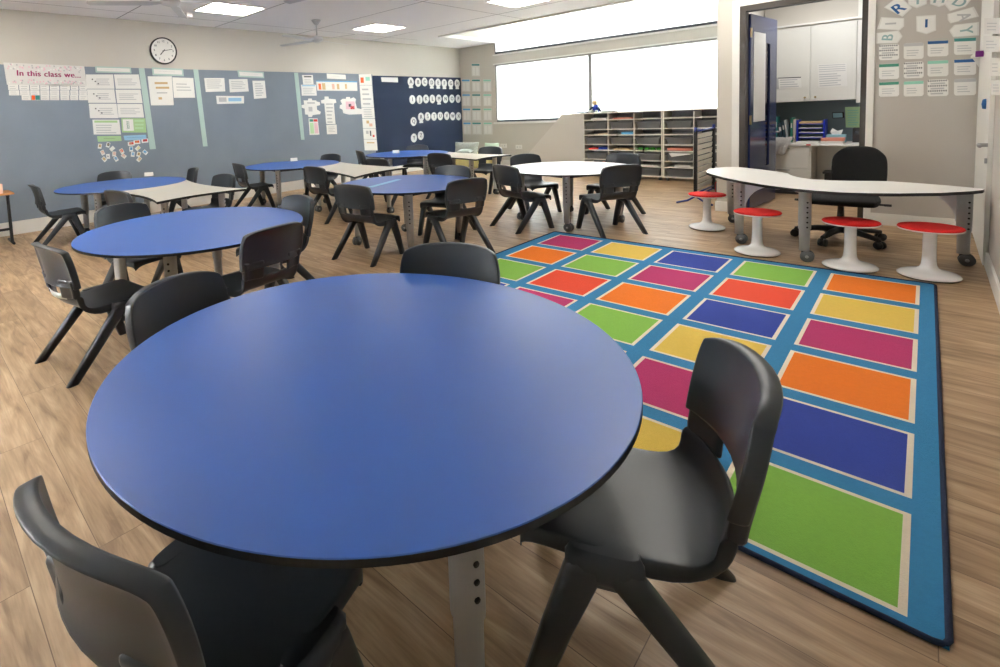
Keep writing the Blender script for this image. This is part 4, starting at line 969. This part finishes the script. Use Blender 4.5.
v0, v1 = at_z(370, 187.3, ZT), at_z(399, 179.5, ZT); b = MB(); d = (v1 - v0); b.box(((v0 + v1) / 2) + Vector((0, 0, .0015)), (d.length, .075, .002), 'pale_blue', math.atan2(d.y, d.x)); tag(b.build('tape_strip'), 'light blue tape strip stuck across the blue table top', 'tape')
# tied label on the back of the chair at the second table
b = MB(); F, T = [], []
for z in (.478, .515):
    F.append([(x, -.242 - .25 * (z - .478) - .017 + .066 * (x / .23) ** 2 - .02 * abs(x / .23) ** 6, z) for x in (-.13, -.065, 0, .065, .13)]); T.append([(0, -.004, 0)] * 5)
b.slab(F, T, 'cushion_pale'); o = b.build('name_label', chair_label); o['label'] = 'pale name label on the chair back'
# cushions and bags beyond the navy board table
def cushion(lab, c, sz, mt, rz, tilt):
    b = MB(); F, T = [], []; n = 9
    for i in range(n):
        row, tr = [], []
        for j in range(n):
            u, v = -1 + 2 * i / (n - 1), -1 + 2 * j / (n - 1); h = (1 - u ** 4) * (1 - v ** 4); pin = 1 - .1 * (1 - u * u) * (v * v) - .1 * (1 - v * v) * (u * u)
            row.append((u * sz[0] / 2 * pin, v * sz[1] / 2 * pin, sz[2] / 2 * h + .008)); tr.append((0, 0, -sz[2] * h - .016))
        F.append(row); T.append(tr)
    b.slab(F, T, mt); o = b.build('cushion', None, sub=1); o.location = c; o.rotation_euler = (tilt, 0, rz); tag(o, lab, 'cushion', 'cushions beyond the navy board table'); return o
YC = 5.75
for lab, pa, pb, z0, z1, mt in (('pale patterned cushion leaning upright in the corner beyond the tables', 454, 479, .26, .66, 'cushion_pale'), ('pale green cushion leaning beside the patterned one', 484, 499, .34, .64, 'cushion_green')):
    xa_, xb_ = at_y(pa, 150, YC).x, at_y(pb, 150, YC).x; cushion(lab, ((xa_ + xb_) / 2, YC, (z0 + z1) / 2), (xb_ - xa_, z1 - z0 + .06, .16), mt, 0, D(78))
xa_, xb_ = at_y(449, 164, YC).x, at_y(482, 164, YC).x
t = thing('floor_sofa', 'low yellow cushioned bench against the window wall corner', 'bench', ((xa_ + xb_) / 2 + .12, YC + .1, 0))
b = MB(); b.box((0, 0, .19), (xb_ - xa_ + .3, .62, .36), 'cushion_yellow', 0, .05); b.build('seat', t)
b = MB(); b.box((0, .05, .01), (xb_ - xa_ + .2, .5, .02), 'black_plastic'); b.build('base', t)
cushion('dull pale cushion lying on the low yellow bench', ((xa_ + xb_) / 2 + .2, YC - .27, .44), (.45, .26, .11), 'cushion_pale', .2, .15)

# ================================================================ office behind the doorway
YCB = 4.58; YCT = 4.30; zc = .775
cx0 = at_y(773, 70, YCB).x; cx1 = at_y(856.5, 70, YCB).x; czb = at_y(815, 101, YCB).z; czt = at_y(815, 24, YCB).z; xm = at_y(810.5, 70, YCB).x
cx0 -= .2
t = thing('wall_cabinet', 'white two-door wall cabinet above the office counter', 'cabinet', ((cx0 + cx1) / 2, YCB + .19, czb)); ox, oy = t.location.x, t.location.y
b = MB(); b.box2((cx0 - ox, YCB - oy + .02, 0), (cx1 - ox, 4.925 - oy, czt - czb), 'cabinet_white'); b.build('carcass', t)
for a, c, kx in ((cx0, xm - .004, xm - .06), (xm + .004, cx1, xm + .06)):
    b = MB(); b.box2((a - ox + .003, YCB - oy, .004), (c - ox - .003, YCB - oy + .019, czt - czb - .004), 'cabinet_white', .002); dd = b.build('door', t)
    b = MB(); b.cyl((kx - ox, YCB - oy, .06), (kx - ox, YCB - oy - .022, .06), .014, 'brass'); b.build('lock', dd)
b = MB(); b.box2((cx1 + .003, YCB + .0, czb - .05), (cx1 + .09, 4.92, 3.14), 'white_paint'); struct(b.build('trim_5'))
b = MB(); b.box2((PX0 + .13, YCB + .05, czt + .03), (cx1, 4.94, 3.14), 'wall_paint'); struct(b.build('wall_office_bulkhead'))
b = MB(); b.box2((cx0, YCB - .03, czt + .001), (cx1 + .09, YCB + .05, czt + .03), 'white_paint'); struct(b.build('trim_6'))
CB = ('Y', YCB, -1)
sheet('cabinet_notice', 'landscape notice with dark edge on the cabinet door by the open door', 'paper', CB, [(776, 77.8), (801, 76.8), (801.5, 88), (776.5, 89)], 'paper_white', [(0, 0, .1, 1, 'print_grey'), (0, 0, 1, .08, 'print_dark')] + lines(.15, .9, .2, .8, 4))
sheet('cabinet_notice', 'printed timetable on the other cabinet door', 'paper', CB, [(817.5, 64.5), (846.5, 63), (847.5, 86), (818.5, 88)], 'paper_white', lines(.04, .96, .04, .3, 4, 'print_grey', False) + lines(.04, .9, .42, .9, 6, 'print_grey'))
cl_, cr = at_y(773, 145, YCT).x - .2, 2.46
t = thing('office_counter', 'white office counter below the wall cabinet', 'counter', ((cl_ + cr) / 2, 4.6, zc - .03)); ox = t.location.x
b = MB(); b.box2((cl_ - ox, YCT - 4.6, 0), (cr - ox, 4.925 - 4.6, .03), 'white_laminate', .003); b.build('worktop', t)
dr = at_y(811, 150, YCT).x
t = thing('drawer_unit', 'white two-drawer unit under the office counter', 'drawers', ((cl_ + dr) / 2, 4.6, 0)); ox = t.location.x
b = MB(); b.box2((cl_ - ox, YCT + .04 - 4.6, .06), (dr - ox, .32, zc - .032), 'cabinet_white'); b.box2((cl_ - ox + .02, YCT + .08 - 4.6, 0), (dr - ox - .02, .3, .06), 'print_dark'); b.build('carcass', t)
for z0, z1 in ((.08, .40), (.41, .73)):
    b = MB(); b.box2((cl_ - ox + .01, YCT + .018 - 4.6, z0), (dr - ox - .022, YCT + .04 - 4.6, z1), 'cabinet_white', .003); o = b.build('drawer', t)
    b = MB(); b.box2((-.08, YCT + .003 - 4.6, z1 - .03), (.08, YCT + .018 - 4.6, z1 - .018), 'steel_grey'); b.build('handle', o)
b = MB(); b.box((dr - .03, YCT - .004, zc - .012), (.05, .004, .022), 'red_print'); tag(b.build('sticker'), 'small red sticker on the counter edge', 'sticker')
b = MB(); b.box2((cr - .03, YCT + .05, 0), (cr, 4.92, zc - .032), 'cabinet_white'); struct(b.build('wall_counter_end'))
b = MB(); b.box2((dr + .12, 4.62, .02), (dr + .42, 4.85, .32), 'black_plastic', .02); b.box2((dr + .1, 4.6, .30), (dr + .44, 4.87, .335), 'black_plastic', .01); tag(b.build('waste_bin'), 'black bin standing under the office counter', 'bin')
def ctop(x, y, Y=4.55): v = at_y(x, y, Y); return v
def book(lab, xa_, xc_, ytop, mt, Y=4.62, lean=0., cat='binder', name='binder'):
    a, c = at_y(xa_, 140, Y).x, at_y(xc_, 140, Y).x; z1 = at_y((xa_ + xc_) / 2, ytop, Y).z; b = MB()
    h = z1 - zc - .002; ln = math.tan(lean) * h
    b.prism([(a, Y, zc + .002), (c, Y, zc + .002), (c + ln, Y, z1), (a + ln, Y, z1)], (0, .24, 0), mt); m_ = (c - a)
    b.prism([(a + m_ * .2 + ln * .6, Y - .0015, zc + h * .6), (c - m_ * .2 + ln * .6, Y - .0015, zc + h * .6), (c - m_ * .2 + ln * .8, Y - .0015, zc + h * .8), (a + m_ * .2 + ln * .8, Y - .0015, zc + h * .8)], (0, .001, 0), 'paper_grey')
    tag(b.build(name), lab, cat, 'binders on the office counter')
book('teal binder nearest the open blue door', 774.5, 777, 117, 'teal')
book('dark slate binder with red spine tag by the open door', 779.5, 783, 123, 'binder_dark', lean=-.08)
book('dark binder leaning beside the green one', 784, 786, 121, 'binder_dark', lean=-.1)
book('grey binder leaning next to the green binder', 787, 788.6, 120, 'print_grey', lean=-.12)
book('upright green binder on the office counter', 790.2, 792.4, 118, 'binder_green')
book('cream binder between the green one and blue letter trays', 793, 795.6, 119.5, 'rug_cream')
ta, tb = at_y(796.5, 130, 4.5).x, at_y(825, 130, 4.5).x; tz = at_y(810, 120, 4.5).z
t = thing('letter_tray', 'blue stacked letter tray rack on the office counter', 'letter tray', ((ta + tb) / 2, 4.62, zc + .002)); w = (tb - ta) / 2; hh = tz - zc
for s_ in (-1, 1):
    b = MB(); b.box2((s_ * w - .02 * (s_ > 0), -.14, 0), (s_ * w + .02 * (s_ < 0), .16, hh), 'bin_blue', .003); b.build('side_panel', t)
for k in range(5):
    b = MB(); z = hh * k / 5 + .004; b.box2((-w + .021, -.13, z), (w - .021, .16, z + .008), 'bin_blue'); b.build('tray_shelf', t)
for k in range(5):
    b = MB(); z = zc + .002 + hh * k / 5 + .0125; b.box2((ta + .03, 4.50 - .01 * (k % 2), z), (tb - .035, 4.74, z + (.012 if k < 4 else .03)), 'paper_grey' if k < 4 else 'tan_print'); tag(b.build('paper_stack'), 'papers on the %s level of the blue letter trays' % ['lowest', 'second', 'third', 'fourth', 'top'][k], 'paper', 'papers in the letter trays')
def flat(lab, xa_, xc_, z0, z1, mt, Y=4.34, dp_=.24, cat='paper', name='paper_stack'):
    a, c = at_y(xa_, 142, Y).x, at_y(xc_, 142, Y).x; b = MB(); b.box2((a, Y, z0), (c, Y + dp_, z1), mt, .002); tag(b.build(name), lab, cat)
flat('white papers lying in front of the blue letter trays', 796, 819, zc + .001, zc + .035, 'paper_white', 4.32, .14)
flat('grey folders under the orange ones on the counter', 820.5, 843, zc + .001, zc + .04, 'paper_grey', cat='folder', name='folder_stack')
flat('orange folders on top of the grey ones on the counter', 820.8, 843.6, zc + .042, zc + .082, 'salmon', cat='folder', name='folder_stack')
flat('loose white sheet at the front of the office counter', 785, 796, zc + .001, zc + .008, 'paper_white', 4.31, .1)
a = at_y(836, 133, 4.6); t = thing('tissue_box', 'pale blue tissue box with a white tissue on the counter', 'tissue box', (a.x, 4.66, zc + .002))
b = MB(); b.box((0, 0, .06), (.22, .12, .115), 'tissue_blue', 0, .004); b.build('box', t)
b = MB(); b.prism([(-.05, 0, .115), (.05, 0, .115), (.07, .02, .19), (.01, .0, .17), (-.05, .03, .21), (-.07, 0, .16)], (0, .02, 0), 'paper_white'); b.build('tissue', t)
BS = ('Y', 4.93, -1)
sheet('pinned_note', 'green sheet pinned at the end of the office strip', 'paper', BS, [(845, 107), (861, 106.6), (861, 127.5), (845.8, 127.5)], 'pale_green', lines(.15, .85, .15, .85, 7, 'mint'))
sheet('pinned_note', 'small black edged turquoise card pinned above the tissue box', 'card', BS, [(832, 112.5), (844, 112), (844.4, 117.8), (832.6, 118.4)], 'black_plastic', [(.06, .12, .86, .9, 'tissue_blue')])
a = at_y(856, 135, 4.6); b = MB(); b.box((a.x + .02, 4.7, zc + .11), (.12, .14, .21), 'black_plastic', 0, .006); b.cyl((a.x + .02, 4.63, zc + .15), (a.x + .02, 4.622, zc + .15), .035, 'print_dark'); tag(b.build('speaker'), 'black desktop speaker at the end of the office counter', 'speaker')
# crumpled cloth on the counter edge
a = at_y(779, 138, YCT); b = MB(); F, T = [], []; rnd = random.Random(3)
prof = [(.22, .02), (.12, .07), (.03, .06), (-.012, .0), (-.03, -.07), (-.035, -.15), (-.03, -.20)]
for i, (y, z) in enumerate(prof):
    row, tr = [], []
    for j in range(9):
        u = j / 8 - .5; k = 1 - .45 * max(0, (i - 2) / 4); row.append((u * .32 * k + rnd.uniform(-.006, .006), y - .02 * math.sin(j * 2.1 + i), z + .012 * math.sin(j * 1.7 + i * 1.3) + rnd.uniform(0, .012))); tr.append((0, -.008, .008))
    F.append(row); T.append(tr)
b.slab(F, T, 'cloth_grey'); o = b.build('cloth', None, sub=1); o.location = (a.x, YCT - .01, zc + .02); tag(o, 'crumpled grey cloth hanging over the counter by the blue door', 'cloth')

# ================================================================ light
w = bpy.data.worlds.new('overcast_sky'); S.world = w; w.use_nodes = True
nt = w.node_tree; bg = nt.nodes['Background']
tc = nt.nodes.new('ShaderNodeTexCoord'); sep = nt.nodes.new('ShaderNodeSeparateXYZ'); rp_ = nt.nodes.new('ShaderNodeValToRGB')
nt.links.new(tc.outputs['Generated'], sep.inputs[0]); nt.links.new(sep.outputs[2], rp_.inputs[0]); nt.links.new(rp_.outputs[0], bg.inputs[0])
rp_.color_ramp.elements[0].color = (.75, .78, .8, 1); rp_.color_ramp.elements[1].color = (.92, .96, 1, 1)
bg.inputs[1].default_value = 42.0
def lamp(name, loc, e, size, rot=(0, 0, 0)):
    l = bpy.data.lights.new(name, 'AREA'); l.energy = e; l.size = size; o = bpy.data.objects.new(name, l); COL.objects.link(o); o.location = loc; o.rotation_euler = rot
    return o
lamp('office_lamp', (2.0, 3.6, 3.14), 12, .6)

# put the origin of every single-mesh thing at the middle of its foot
bpy.context.view_layer.update()
for o in list(S.objects):
    if o.type == 'MESH' and o.parent is None and o.data.users == 1 and not o.modifiers:
        vs = o.data.vertices
        if not vs or o.location.length > 1e-6: continue
        mn = [min(v.co[k] for v in vs) for k in range(3)]; mxx = [max(v.co[k] for v in vs) for k in range(3)]
        c = Vector(((mn[0] + mxx[0]) / 2, (mn[1] + mxx[1]) / 2, mn[2])); o.data.transform(Matrix.Translation(-c)); o.location = c
        for ch in o.children:
            if ch.data.users == 1: ch.data.transform(Matrix.Translation(-c))

S.view_settings.view_transform = 'Standard'; S.view_settings.look = 'None'; S.view_settings.gamma = 1; S.view_settings.use_curve_mapping = False
S.view_settings.exposure = 1.15
try: S.cycles.use_denoising = True
except Exception: pass
